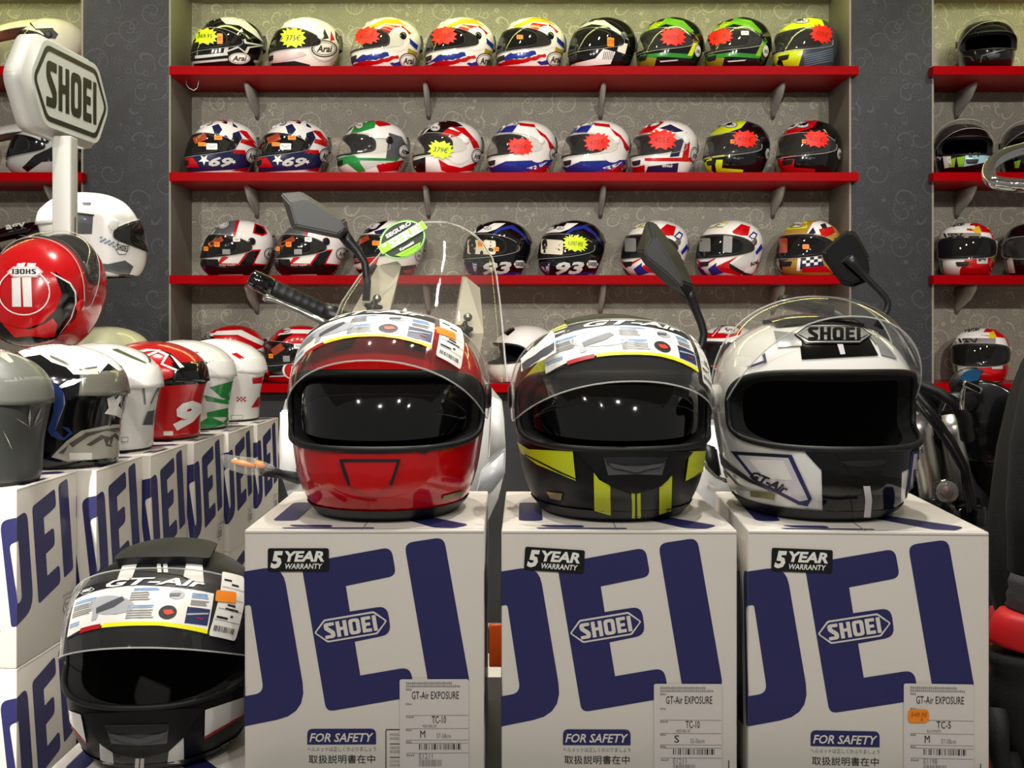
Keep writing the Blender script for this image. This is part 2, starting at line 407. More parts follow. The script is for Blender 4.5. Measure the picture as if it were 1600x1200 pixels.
def patch(shape, port, off, nu=40, nv=10, fn=None):
    vs, fs = [], []; A = [port.th*sin(pi/2*i/(nu//2)) for i in range(-(nu//2), nu//2+1)]
    for a in A:
        zl, zu = port.zl(a), port.zu(a)
        for j in range(nv+1): vs.append(shape.zp(a, zl+(zu-zl)*j/nv, off))
    for i in range(len(A)-1):
        for j in range(nv): fs.append((i*(nv+1)+j, (i+1)*(nv+1)+j, (i+1)*(nv+1)+j+1, i*(nv+1)+j+1))
    if fn: vs = [fn(v) for v in vs]
    return vs, fs
def bvh_of(shape, port):
    k = ('bvh', id(shape), id(port))
    if k not in _HC:
        vs, fs = shell_grid(shape, port); a, b = patch(shape, port, 0); o = len(vs)
        _HC[k] = BVHTree.FromPolygons(vs+a, fs+[tuple(i+o for i in f) for f in b])
    return _HC[k]

class Helm:
    def __init__(s, kind, loc, yaw, base, label, cat='helmet', group=None, name='motorcycle_helmet', rot=None, scale=1., crop=(0, 0, 1)):
        s.kind = kind; s.shape, s.port, s.vport = KIND[kind]; s.bvh = bvh_of(s.shape, s.port); s.base = base; s.crop = crop
        rot = rot or (0, 0, yaw); s.root = empty(name, loc, rot, label, cat, group); s.root.scale = (scale,)*3; s.scale = scale
        s.M = Matrix.Translation(loc) @ Euler(rot).to_matrix().to_4x4() @ Matrix.Scale(scale, 4); s.Mi = s.M.inverted()
        s.eye = s.Mi @ Vector((0, 0, EYE)); s.shell = MB()
        g = shell_grid(s.shape, s.port); s.shell.add(g[0], g[1], base)
    def scale_px(s): return max(1., 4.7/max(.5, s.root.location.y)*.7)
    # where a point lies on the shell
    def _hit(s, o, d, off):
        h, n, _, _ = s.bvh.ray_cast(o, d)
        if h is None:
            t = (Vector((0, 0, .125))-o).dot(d); h, n, _, _ = s.bvh.find_nearest(o+d*t)
            if h is None: return None
        c = Vector((0, 0, min(.16, max(.09, h.z))))
        if n.dot(h-c) < 0: n = -n
        return h+n*off
    def view(s, off=0.):                              # as seen along a sight line
        ox, oy, sc = s.crop; m3 = s.Mi.to_3x3()
        def f(x, y):
            px, py = ox+x/sc, oy+y/sc
            return s._hit(s.eye, (m3 @ Vector(((px-CX)/F, 1, -(py-CY)/F))).normalized(), off)
        return f
    def front(s, off=0.): return lambda x, z: s._hit(Vector((x, -1, z)), Vector((0, 1, 0)), off)
    def side(s, off=0., sx=1): return lambda y, z: s._hit(Vector((sx, y, z)), Vector((-sx, 0, 0)), off)
    def top(s, off=0.): return lambda x, y: s._hit(Vector((x, y, 1)), Vector((0, 0, -1)), off)
    def par(s, off=0.): return lambda a, z: s.shape.zp(a, z, off)
    def back(s, off=0.): return lambda x, z: s._hit(Vector((x, 1, z)), Vector((0, -1, 0)), off)
    def drop(s, p):
        z, a, yf, yb, yc = s.shape.row(s.shape.inv(p.z))
        return s.port.inside(math.atan2(p.x/max(a, 1e-4), -p.y/max(yf, 1e-4)), p.z, .0015)
    # paint on the shell: traced outline, optionally repeated on the far side
    def dec(s, pts, m, lay_=1, both=True, loops=None, h=None, flat=None, mapf=None, port=True):
        fl = flat or flat_polys(loops or [pts]); off = .0011+.0004*lay_; mp = (mapf or s.view)(off)
        V = fl[0]; ext = max(max(v[0] for v in V)-min(v[0] for v in V), max(v[1] for v in V)-min(v[1] for v in V))
        h = h or (3.2*s.crop[2]*(s.scale_px()) if mapf is None else .008)
        lay(s.shell, fl, mp, m, h, drop=s.drop if port else None)
        if both:
            def mp2(x, y):
                p = mp(x, y); return Vector((-p.x, p.y, p.z)) if p is not None else None
            lay(s.shell, fl, mp2, m, h, drop=lambda p: p.x > -.004 or (port and s.drop(p)))
    def text(s, t, x, y, wd, ht, m, rot=0., lay_=3, both=False, bold=.02, shear=0., mb=None, mapf=None, off=None, flat=None):
        V, T = flat or text_flat(t, bold, shear); sgn = -1 if mapf is None else 1
        V2 = [((a-.5)*wd, (b-.5)*ht*sgn) for a, b in V]; c, q = cos(rot), sin(rot)
        fl = ([(x+p*c-r*q, y+p*q+r*c) for p, r in V2], T)
        lay(mb or s.shell, fl, (mapf or s.view)(off if off is not None else .0011+.0004*lay_), m, max(wd, ht)/6)
    def oval(s, x, y, rx, ry, word='Arai', rot=0., both=True):
        s.dec(ellipse(x, y, rx*1.12, ry*1.16, rot=rot), INK, 3, both); s.dec(ellipse(x, y, rx, ry, rot=rot), WHITE, 4, both)
        s.dec(ellipse(x, y, rx*.93, ry*.86, rot=rot), INK, 5, both); s.dec(ellipse(x, y, rx*.88, ry*.78, rot=rot), WHITE, 6, both)
        s.text(word, x, y, rx*1.35, ry*.95, INK, rot, 7, bold=.03, shear=.25)
    def price(s, x, y, rx, ry, col, word='', rot=0., n=13):
        mb = MB(); lay(mb, flat_polys([burst(x, y, rx, ry, n, rot)]), s.view(.0075), col, rx/3)
        if word: s.text(word, x, y, rx*1.15, ry*.55, INK if col is FLUO else mat('dark_red_ink', '9a1208', .6), rot, mb=mb, off=.0085, bold=0., shear=.2)
        mb.build('price_sticker', s.root)
    def tagpx(s, x0, y0, x1, y1, m=None, name='price_tag', rot=0., words=True):
        mb = MB(); cx, cy, a, b = (x0+x1)/2, (y0+y1)/2, (x1-x0)/2, (y1-y0)/2; c, q = cos(rot), sin(rot)
        P = [(cx+u*c-v*q, cy+u*q+v*c) for u, v in rect(-a, -b, a, b, min(a, b)*.3)]
        lay(mb, flat_polys([P]), s.view(.0062), m or ORANGE, a)
        if words: lay(mb, put(unitpoly([rect(0, .2, 1, .38), rect(.1, .6, .8, .75)]), cx-a*.7, cy-b*.6, a*1.4, b*1.2), s.view(.0068), mat('tag_ink', 'a8560c', .6) if m is None else PAPERG)
        mb.build(name, s.root)
    def finish(s, visor=VIS_CLEAR, raise_=0., trim=RUB, liner=True, vents=True, sun=None, spoiler=None, bottom=True, edge=True, pods=None, visor_paint=None):
        R_ = s.root; sh = s.shape
        s.shell.build('shell', R_, weld=2e-5, fix=True)
        if liner:
            vs, fs = shell_grid(sh, s.port, -.021); mb = MB(); mb.add(vs, [f[::-1] for f in fs], LINER)
            a, b = port_loop(sh, s.port, 0), port_loop(sh, s.port, -.021); n = len(a)
            mb.add(a+b, [(i, (i+1) % n, n+(i+1) % n, n+i) for i in range(n)], LINER); mb.build('liner', R_, fix=False)
        MB().tube(port_loop(sh, s.port, .0008), .0042, trim, 8, closed=True).build('eyeport_trim', R_)
        if bottom:
            n = 56; a = [sh.P(2*pi*i/n, 0, .0) for i in range(n)]
            MB().tube([p+Vector((0, 0, .0052)) for p in a], .0052, trim, 8, closed=True).build('bottom_trim', R_)
        fn = None; pv = Vector((0, .02, .150))
        if raise_:
            q = Matrix.Rotation(-raise_, 3, 'X'); sh_ = Vector((0, .008, -.006))*min(1, raise_/R(37)); fn = lambda p: pv+q @ (p-pv)+sh_
        s.vfn = fn or (lambda p: p)
        if sun:
            vs, fs = patch(sh, Port(s.port.th*.97, s.port.lo+.012, s.port.hi, s.port.zm+.004, 3.6), -.012, 36, 8)
            MB().add(vs, fs, sun).build('sun_visor', R_)
        if visor and s.vport:
            vs, fs = patch(sh, s.vport, .0045, fn=fn); mb = MB().add(vs, fs, visor)
            if visor_paint: visor_paint(mb)
            vo = mb.build('visor', R_)
            if edge:
                MB().tube([s.vfn(p) for p in port_loop(sh, s.vport, .0045, 26)], .0011, VIS_EDGE, 6, closed=True).build('visor_rim', vo)
            for sx in (1, -1):
                mb = MB(); M = Matrix.Translation((sx*sh.zp(pi/2, .15, .003).x, .02, .150)) @ Matrix.Rotation(sx*pi/2, 4, 'Y')
                mb.lathe([(.017, -.004), (.017, .001), (.014, .0035), (.004, .0042)], pods or MATTE, 20, M); mb.build('visor_pivot', R_)
        if vents:
            for q in (-1, 1):
                mb = MB(); s.raised(mb, rounded([(q*.03-.016, .216, .004), (q*.03+.016, .216, .004), (q*.03+.012, .229, .004), (q*.03-.012, .229, .004)]), s.front, .004, vents if not isinstance(vents, bool) else s.base); mb.build('brow_vent', R_)
            mb = MB(); s.raised(mb, rounded([(-.03, .062, .006), (.03, .062, .006), (.022, .042, .006), (-.022, .042, .006)]), s.front, .003, MATTE); mb.build('chin_vent', R_)
        if spoiler: s.spoiler(spoiler)
        elif s.kind == 'race' and liner and vents:
            mb = MB(); s.raised(mb, rounded([(-.05, .118, .01), (.05, .118, .01), (.036, .186, .012), (-.036, .186, .012)]), s.back, .012, MATTE, .02); mb.build('rear_vent', R_)
        return s
    def raised(s, mb, loop, mapf, d, m, h=.012):
        lay(mb, flat_polys([loop]), mapf(d), m, h); a = [mapf(d)(*p) for p in loop]; b = [mapf(-.003)(*p) for p in loop]; n = len(a)
        mb.add(a+b, [(i, (i+1) % n, n+(i+1) % n, n+i) for i in range(n)], m)
    def spoiler(s, m, w=.082, z0=.150, z1=.198, lift=.011):
        """rear wing lifting off the crown"""
        sh = s.shape; rings = []; n = 16
        for j in range(7):
            t = j/6; z = z1+(z0-z1)*t; up, dn = [], []
            for i in range(n+1):
                a = pi-(i/n-.5)*2*(w/.125); k = 1-abs(i/n-.5)*2
                q = sin(k*pi/2); up.append(sh.zp(a, z, .0012+lift*t**1.5*q)); dn.append(sh.zp(a, z, -.002+max(0, lift*t**1.5-.004)*q))
            rings.append(up+dn[::-1])
        MB().loft(rings, m).build('rear_spoiler', s.root)
# ------------------------------------------------------------------ the room
def at(px, py, Y): return Vector(((px-CX)*Y/F, Y, EYE-(py-CY)*Y/F))
def sbox(name, lo, hi, m, bev=0):
    c = [(a+b)/2 for a, b in zip(lo, hi)]; d = [b-a for a, b in zip(lo, hi)]
    o = MB().box((0, 0, 0), d, m, bev=bev).build(name, loc=c); o['kind'] = 'structure'; return o
PAPR = wallpaper('scroll_wallpaper', '8c897b', 'beb9a6', .8)
PAPD = wallpaper('dark_scroll_wallpaper', '151619', '353940', .85)
PLAIN = speck('niche_side_paint', '8c887c', '7c786c', 60, .6)
YF, YB, YP = 4.55, 4.90, 4.60                       # shelf front, back wall, front of the piers
sbox('floor', (-4, -3, -.1), (4, 5, 0), speck('floor_tile', 'dcd8cc', 'ccc8bc', 12, .4))
sbox('ceiling', (-4, -.5, 3.3), (4, 5, 3.4), mat('ceiling_paint', 'b0aca4', .8))
sbox('wall_back', (-4, YB, 0), (4, YB+.1, 3.3), PAPR)
sbox('wall_left', (-1.769, YP, 0), (-1.417, YB, 3.3), PAPD)     # piers between the niches
sbox('wall_right', (1.385, YP, 0), (1.7165, YB, 3.3), PAPD)
for nm, xa, xb in (('trim_1', -1.417, -1.409), ('trim_2', 1.377, 1.385), ('trim_3', -1.777, -1.769), ('trim_4', 1.7165, 1.7245)):
    sbox(nm, (xa, YP, .98), (xb, YB, 2.66), PLAIN)
SOF = mat('niche_soffit_paint', 'a8a288', .7)
for i, (xa, xb) in enumerate(((-4, -1.769), (-1.417, 1.385), (1.7165, 4))):
    sbox('trim_%d' % (5+i), (xa, YP+.06, 2.66), (xb, YB, 3.3), SOF)
    sbox('baseboard_%s' % ('left', 'back', 'right')[i], (xa, YP+.1, 0), (xb, YB, .96), mat('dark_panel', '1c1c20', .5))
TUBE = bpy.data.materials.new('fluorescent_light'); TUBE.use_nodes = True
b_ = TUBE.node_tree.nodes['Principled BSDF']; b_.inputs['Emission Color'].default_value = (.95, 1, .34, 1); b_.inputs['Emission Strength'].default_value = 17; b_.inputs['Base Color'].default_value = (.9, .9, .8, 1)
def tube_lamp(x0, x1, label):
    r = empty('tube_lamp', ((x0+x1)/2, 4.50, 2.665), label=label, cat='lamp', group='tube lamps above the shelf niches'); h = (x1-x0)/2
    MB().tube([(-h, 0, 0), (h, 0, 0)], .013, TUBE, 12).build('lamp_tube', r)
    MB().box((0, 0, .034), (2*h+.06, .05, .03), PAPER, bev=.004).build('lamp_holder', r)
tube_lamp(-1.35, 1.33, 'long tube lamp above the middle row of helmets'); tube_lamp(-3.2, -1.85, 'tube lamp above the left shelves'); tube_lamp(1.8, 3.2, 'tube lamp above the right shelves')

# ------------------------------------------------------------------ shelves
SHZ = [2.303, 1.871, 1.453, 1.011]; TH = .035
FIN = mat('silver_bracket', 'bcbab4', .35, .1)
WIRE = mat('wire', 'b8b8b4', .3, .8)
def shelf(x0, x1, nose0, nose1, z, brackets, label, group, skip=False):
    r = empty('wall_shelf', ((x0+x1)/2, YB, z), label=label, cat='shelf', group=group); cx = (x0+x1)/2
    poly = [(nose0-cx, YF-YB), (nose1-cx, YF-YB), (nose1-cx, YP-.003-YB), (x1-cx, YP-.003-YB), (x1-cx, -.002), (x0-cx, -.002), (x0-cx, YP-.003-YB), (nose0-cx, YP-.003-YB)]
    bm = bmesh.new(); f = bm.faces.new([bm.verts.new((x, y, -TH)) for x, y in poly]); e = bmesh.ops.extrude_face_region(bm, geom=[f])
    for v in [g for g in e['geom'] if isinstance(g, bmesh.types.BMVert)]: v.co.z = 0
    bmesh.ops.recalc_face_normals(bm, faces=bm.faces[:]); bmesh.ops.bevel(bm, geom=bm.edges[:], offset=.0008, segments=1, affect='EDGES')
    MB().addbm(bm, SHELFRED, False).build('board', r)
    for px in brackets:
        x = (px-CX)*4.72/F-cx; pts = [(-.215, 0), (-.20, -.022), (-.15, -.058), (-.09, -.082), (-.03, -.10), (0, -.125), (0, 0)]
        bm = bmesh.new(); A = [bm.verts.new((x-.009, y-.001, zz-TH)) for y, zz in pts]; f = bm.faces.new(A); e = bmesh.ops.extrude_face_region(bm, geom=[f])
        for v in [g for g in e['geom'] if isinstance(g, bmesh.types.BMVert)]: v.co.x = x+.009
        bmesh.ops.recalc_face_normals(bm, faces=bm.faces[:]); bmesh.ops.bevel(bm, geom=bm.edges[:], offset=.004, segments=2, affect='EDGES')
        MB().addbm(bm, FIN, True).build('bracket', r)
    return r
ORD = ['top', 'second', 'third', 'lowest']
for i, z in enumerate(SHZ):
    s_ = shelf(-1.408, 1.376, -1.401, 1.401, z, (387, 665, 943, 1222), '%s red shelf of the long middle niche, carrying a row of helmets' % ORD[i], 'red shelves in the middle niche')
    shelf(-3.6, -1.778, -3.6, -1.755, z, (75,), '%s red shelf at the left edge behind the hexagon sign stand' % ORD[i], 'red shelves in the left niche')
    shelf(1.7255, 3.6, 1.703, 3.6, z, (1520,), '%s red shelf at the right edge beyond the dark pier' % ORD[i], 'red shelves in the right niche')
    if i == 0:
        MB().tube([(-1.335, 0, -.036), (-1.335, 0, -.06), (-1.325, 0, -.075), (-1.305, 0, -.085), (-1.29, 0, -.075), (-1.285, 0, -.05), (-1.287, 0, -.036)], .0018, WIRE, 6).build('wire_hook', s_, loc=(0, -.28, 0))

# ------------------------------------------------------------------ cartons
BW, BH, BD = .28, .30, .304
K = BW/375/2.857                                    # trace unit of the front print
def T(x, y): return ((x-35)*K, -(y-145)*K)          # carton front, origin at its top left corner
def tr(pts): return [(*T(p[0], p[1]), *(([p[2]*K]) if len(p) > 2 else [])) for p in pts]
E_ = rounded(tr([(288, 295, 35), (690, 222, 40), (712, 350, 35), (487, 396), (505, 510), (672, 484, 45), (690, 612, 45), (527, 645), (552, 796), (775, 758, 45), (797, 890, 45), (400, 958, 35)]))
I_ = rounded(tr([(748, 205, 40), (925, 178, 40), (1042, 838, 30), (862, 872, 25)]))
O_ = rounded(tr([(35, 330), (205, 303, 120), (318, 965, 140), (35, 1022), (35, 887), (122, 872, 45), (62, 478, 35), (35, 484)]))
def carton(loc, rotz, label, group, front=True, sticker=None, w_=BW, d_=BD, h_=BH, name='helmet_carton', logo=True, side_logo=False):
    """white carton: origin at the front lower left corner, front along +x"""
    r = empty(name, loc, (0, 0, rotz), label, 'carton', group); m = MB()
    m.box((w_/2, d_/2, h_/2), (w_, d_, h_), CARD, bev=.0022)
    k = w_/BW
    FR = lambda off: (lambda x, y: Vector((x*k, -off, h_+y)))
    LF = lambda off: (lambda x, y: Vector((-off, -x*k, h_+y)))
    RT = lambda off: (lambda x, y: Vector((w_+off, x, h_+y)))
    TP = lambda off: (lambda x, y: Vector((x, y, h_+off)))
    for lp in (E_, I_, O_): lay(m, flat_polys([lp]), FR(.0004), NAVY, None, False)
    # the lettering runs round the corner on to the left side, and again along the right side and top
    oL = rounded(tr([(35, 330), (-95, 353, 120), (-5, 1030, 110), (35, 1022), (35, 887), (48, 884, 10), (-20, 505, 35), (35, 484)]))
    lay(m, flat_polys([oL]), LF(.0004), NAVY, None, False)
    hL = [tr([(-200, 380), (-370, 410), (-260, 1090), (-90, 1060)]), tr([(-560, 440), (-730, 470), (-620, 1150), (-450, 1120)]), tr([(-300, 680), (-620, 740), (-600, 880), (-280, 820)])]
    for lp in hL: lay(m, flat_polys([[(x, y) for x, y in lp]]), LF(.0004), NAVY, None, False)
    for lp in (E_, I_, O_): lay(m, flat_polys([[(x*d_/BW, y) for x, y in lp]]), RT(.0004), NAVY, None, False)
    for lp in (rounded([(.055, .018, .01), (.10, .016, .008), (.098, .03, .008), (.045, .032, .006)]), rounded([(.045, .006, .003), (.15, .006, .003), (.15, .013, .003), (.04, .014, .003)]),
               rounded([(.22, .012, .006), (.245, .008, .004), (.262, .03, .01), (.18, .12, .01), (.16, .1, .01)]), rounded([(.02, .06, .01), (.05, .06, .01), (.05, .2, .02), (.02, .2, .01)]),
               rounded([(.07, .24, .01), (.25, .24, .01), (.25, .28, .01), (.07, .28, .01)])):
        lay(m, flat_polys([[(x*w_/BW, y) for x, y in lp]]), TP(.0004), NAVY, None, False)
    # closing gap of the two lid flaps, and a shallow lip under the lid edge
    lay(m, flat_polys([rect(0.001, .0035, w_-.001, .0045)]), TP(.0005), PAPERG, None, False)
    lay(m, flat_polys([rect(w_*.487, .0005, w_*.492, d_-.0005)]), TP(.0005), PAPERG, None, False)
    lay(m, flat_polys([rect(.001, -.0042, w_/k-.001, -.0034)]), FR(.0005), mat('carton_fold', '9c958c', .7), None, False)
    def tx(t, x0, y0, x1, y1, mm, lay_=.0012, bold=.0, shear=0., rot=0., flat=None, mb=m):
        a, b = T(x0, y1), T(x1, y0); V, Tq = put(flat or text_flat(t, bold, shear), a[0], a[1], b[0]-a[0], b[1]-a[1], rot); lay(mb, (V, Tq), FR(lay_), mm, None, False)
    if logo:
        cx, cy = T(509, 578); c, q = cos(.165), sin(.165)
        def hx(wd, ht, cc, g=0): return [(cx+x*c-y*q, cy+x*q+y*c) for x, y in hexa(-wd/2, -ht/2, wd/2, ht/2, cc, .002)]
        lay(m, flat_polys([hx(342*K, 116*K, 55*K)]), FR(.0007), NAVY, None, False); lay(m, flat_polys([hx(330*K, 104*K, 52*K)]), FR(.0010), CARD, None, False)
        lay(m, flat_polys([hx(314*K, 88*K, 48*K)]), FR(.0013), NAVY, None, False)
        V, Tq = shoei_word(); lay(m, ([(cx+(a-.5)*236*K*c-(b-.5)*70*K*q, cy+(a-.5)*236*K*q+(b-.5)*70*K*c) for a, b in V], Tq), FR(.0016), CARD, None, False)
        lay(m, flat_polys([rounded(tr([(315, 1103, 4), (622, 1103, 4), (622, 1033, 26), (315, 1033, 26)]))]), FR(.0007), NAVY, None, False)
        tx('FOR SAFETY', 325, 1052, 612, 1092, CARD, .0012, .02, .25)
        tx('ヘルメットは正しくかぶりましょう', 315, 1114, 622, 1134, PAPERG, .0006); tx('取扱説明書在中', 322, 1150, 618, 1188, INK, .0006)
    if sticker:
        st = MB(); rot_ = sticker.get('tilt', 0.); c0 = T(276, 278); c, q = cos(rot_), sin(rot_)
        def W(x, y): return (c0[0]+x*K*c-(-y)*K*q, c0[1]+x*K*q+(-y)*K*c)
        lay(st, flat_polys([[W(*p) for p in rect(-136, -52, 136, 52, 10)]]), FR(.0016), mat('black_label', '121214', .35), None, False)
        for t, x0, y0, x1, y1, bo in (('5', -124, -40, -68, 38, .05), ('YEAR', -60, -40, 116, 8, .04), ('WARRANTY', -58, 16, 108, 40, .02)):
            V, Tq = text_flat(t, bo, .2); lay(st, ([W(x0+a*(x1-x0), y1-b*(y1-y0)) for a, b in V], Tq), FR(.0022), PAPER, None, False)
        st.build('warranty_sticker', r)
        lb = MB(); dy = sticker.get('dy', 0); dx = sticker.get('dx', 0)
        def lx(t, x0, y0, x1, y1, mm=INK, bold=0.): tx(t, x0+dx, y0+dy, x1+dx, y1+dy, mm, .0022, bold, mb=lb)
        def lr(x0, y0, x1, y1, mm): lay(lb, flat_polys([tr([(x0+dx, y0+dy), (x1+dx, y0+dy), (x1+dx, y1+dy), (x0+dx, y1+dy)])]), FR(.0021), mm, None, False)
        lay(lb, flat_polys([rounded(tr([(728+dx, 812+dy, 10), (1036+dx, 812+dy, 10), (1036+dx, 1215+dy), (728+dx, 1215+dy)]))]), FR(.0016), mat('label_paper', 'd6d0cb', .5), None, False)
        for yy in (972, 1031, 1082, 1096, 1140): lr(757, yy, 1034, yy+1.6, PAPERG)
        for a, b, c2, d2 in ((757, 824, 965, 834), (757, 838, 1005, 847), (757, 852, 785, 862), (757, 918, 787, 926), (757, 976, 795, 984), (757, 1034, 787, 1042), (757, 1086, 787, 1094), (760, 1146, 800, 1154)):
            for q_ in range(int((c2-a)/9)): lr(a+q_*9, b+(q_ % 3), a+q_*9+6, d2, PAPERG)
        lx('GT-Air EXPOSURE', 782, 866, 992, 900); lx(sticker['code'], 872, 976, 935, 1008); lx(sticker['size'], 820, 1040, 842, 1072, INK); lx(sticker['cm'], 893, 1054, 957, 1074, PAPERG)
        lx(sticker['colour'], 830, 1014, 892, 1026, PAPERG); lx(sticker['no'], 815, 1142, 875, 1166, PAPERG)
        rr = random.Random(5); x = 815
        while x < 1000:
            ww = rr.choice((2, 2, 4, 7)); lr(x, 1100, x+ww, 1126, INK); x += ww+rr.choice((3, 4, 6, 9))
        x = 815
        while x < 915:
            ww = rr.choice((2, 3, 4)); lr(x, 1170, x+ww, 1200, PAPERG); x += ww+rr.choice((2, 3, 5))
        lb.build('product_label', r)
        if sticker.get('frame'):
            for a in ((666, 1036, 728, 1040), (664, 1040, 668, 1230), (684, 1100, 728, 1103), (684, 1160, 728, 1163)): lay(m, flat_polys([tr([(a[0], a[1]), (a[2], a[1]), (a[2], a[3]), (a[0], a[3])])]), FR(.0006), INK, None, False)
            for t, yy in (('MODEL', 1054), ('MODEL', 1072), ('GRAND', 1112), ('SIZE', 1130), ('COUL', 1172), ('COLOR', 1190)): tx(t, 684, yy, 727, yy+12, PAPERG, .0006)
        else: lay(m, flat_polys([tr([(1066, 1168), (1070, 1168), (1070, 1240), (1066, 1240)])]), FR(.0006), INK, None, False)
        if sticker.get('tag'):
            t_ = MB(); lay(t_, flat_polys([rounded(tr([(745, 930, 20), (838, 928, 25), (838, 988, 25), (745, 990, 20)]))]), FR(.0028), ORANGE, None, False)
            tx('549.95', 757, 942, 828, 962, mat('tag_ink', 'a8560c', .6), .0034, 0, .2, mb=t_); tx('€', 800, 968, 812, 980, mat('tag_ink', 'a8560c', .6), .0034, mb=t_); t_.build('price_tag', r)
    if side_logo:
        cx, cy = .85*w_/k, -.245
        lay(m, flat_polys([hexa(cx-.028, cy-.016, cx+.028, cy+.016, .012)]), FR(.0006), PAPERG, None, False); lay(m, flat_polys([hexa(cx-.026, cy-.014, cx+.026, cy+.014, .011)]), FR(.0009), CARD, None, False)
        lay(m, put(shoei_word(), cx-.018, cy-.009, .036, .018), FR(.0012), PAPERG, None, False); lay(m, put(text_flat('SAFETY HELMET'), cx-.03, cy+.02, .06, .006), FR(.0006), PAPERG, None, False)
    m.build('box', r, fix=False); return r
YC = 1.307; TOPZ = EYE-320*YC/F; BZ = TOPZ-BH
GB = 'three helmet cartons in the front row'
carton(((382-CX)*YC/F, YC, BZ), R(.5), 'white carton with blue letters under the red helmet', GB, sticker=dict(code='TC-10', size='M', cm='57-58cm', colour='RED/BLUE', no='E1211', frame=1))
carton(((783.5-CX)*YC/F, YC, BZ), R(-.6), 'white carton with blue letters under the black and yellow helmet', GB, sticker=dict(code='TC-10', size='S', cm='55-56cm', colour='RED/BLUE', no='E1211', tilt=-.06, dy=16, dx=0), w_=.2745)
carton(((1168.5-CX)*YC/F, YC, BZ), R(-3), 'white carton with blue letters and orange price tag under the white helmet', GB, sticker=dict(code='TC-5', size='M', cm='57-58cm', colour='BLACK/WHITE', no='E1198', dy=5, dx=0, tag=1, tilt=-.03), w_=.276)

def block(name, lo, hi, m, label, cat, bev=.004):
    c = [(a+b)/2 for a, b in zip(lo, hi)]; d = [b-a for a, b in zip(lo, hi)]
    return tag(MB().box((0, 0, 0), d, m, bev=bev).build(name, loc=c), label, cat)
PLB = speck('dark_plinth', '1a1a1c', '242426', 40, .45)
block('display_plinth', (-.320, 1.25, 0), (.56, 1.72, BZ-.0005), PLB, 'dark plinth under the three front cartons', 'plinth')
# row of stacked cartons along the left side: print faces the aisle
ZL = .978; YL = [1.86+.24*i for i in range(7)]; XL = [(p-CX)*y/F for p, y in zip((25, 150, 235, 303, 357, 402, 432), YL)]
WHO = ['the grey helmet', 'the black helmet with silver swirls', 'the plain white helmet', 'the red helmet numbered 9', 'the green and white helmet', 'the white helmet with red checks']
for i in range(6):
    for lv in (0, 1):
        carton((XL[i]-.001, YL[i]+.004, ZL-BH*(lv+1)-.0005*lv), R(90)-R(2.2), ('white carton with blue letters in the left row under ' + WHO[i]) if lv == 0 else 'white carton in the lower left tier, beneath ' + WHO[i], 'upper cartons of the left row' if lv == 0 else 'lower cartons of the left row', w_=.233, d_=.30, logo=False, side_logo=True)
block('low_bench', (-1.085, 1.80, 0), (-.66, 3.36, ZL-2*BH-.001), PLB, 'low dark bench under the left tier of cartons', 'bench')
# ------------------------------------------------------------------ helmets on the shelves of the middle niche
YH = 4.715; SCL = .945
C1, C2, C3, C4 = (260, 0, 4), (640, 0, 4), (960, 0, 4), (1300, 0, 4)
R1, R2, R3, R4, R5 = (260, 300, 5.333), (500, 300, 5.333), (700, 300, 5.333), (950, 300, 5.333), (1180, 300, 5.333)
A7 = (1400, 300, 3); C5 = (0, 500, 3.529); C6 = (380, 490, 7.273)
GR = ['helmets on the top shelf', 'helmets on the second shelf', 'helmets on the third shelf', 'helmets on the lowest shelf']
def sh_helm(row, cx, crop, base, label, yaw=-57, **k):
    h = Helm('race', ((cx-CX)*YH/F, k.pop('Y', YH), SHZ[row]+.0005), R(yaw), base, label, group=GR[row], scale=k.pop('scale', SCL), crop=crop)
    return h
def jag(pts, a=5, seed=1):
    rr = random.Random(seed); o = []; k = len(pts)
    for i in range(k):
        A, B = Vector(pts[i][:2]), Vector(pts[(i+1) % k][:2]); n = max(1, int((B-A).length/14)); q = Vector((B-A).yx).normalized()
        o += [tuple(A+(B-A)*j/n+(q*rr.uniform(-a, a) if j else Vector((0, 0)))) for j in range(n)]
    return o
def mv(pts, dx, dy=0): return [(p[0]+dx, p[1]+dy) for p in pts]
LIME = paint('86b81e'); OLIVE = paint('8f8f24'); SLATE = paint('39434f', .4); SILVW = paint('d0d0cc', .3); REDREFL = paint('9c3a1c', .3)  # the last tone is an orange-red reflection painted on to visors
CREAM = mat('cream_print', 'd8d0b8', .5); PURP = paint('2c2478')

# top shelf
h = sh_helm(0, 356, C1, BLACK, 'black helmet with silver star, leftmost on the top shelf')
for q in ([(330, 112), (400, 98), (470, 112), (560, 190), (605, 265), (540, 215), (455, 160), (370, 150)], [(150, 352), (380, 328), (385, 345), (150, 370)], [(545, 375), (600, 380), (600, 395), (545, 392)], [(150, 385), (380, 365), (390, 378), (160, 398)]): h.dec(q, SILVW)
h.dec(None, SILVW, 2, loops=[[(375, 250), (400, 262), (410, 245), (470, 178), (500, 262), (625, 285), (520, 300), (500, 340), (450, 300), (355, 335)], [(395, 265), (415, 275), (465, 205), (488, 272), (585, 285), (505, 292), (490, 322), (445, 288), (385, 315)]])
h.oval(455, 365, 66, 34); h.price(248, 232, 76, 52, FLUO, '369,95'); h.tagpx(318, 212, 352, 276); h.finish(VIS_SMOKE, pods=BLACK)
h = sh_helm(0, 476, C1, WHITE, 'white helmet with yellow price burst, second on the top shelf')
h.dec([(635, 330), (700, 300), (860, 330), (880, 345), (700, 395), (640, 390)], mat('pale_pink', 'd8c4c2', .3)); h.dec(ellipse(985, 270, 98, 118), SILVW, 1)
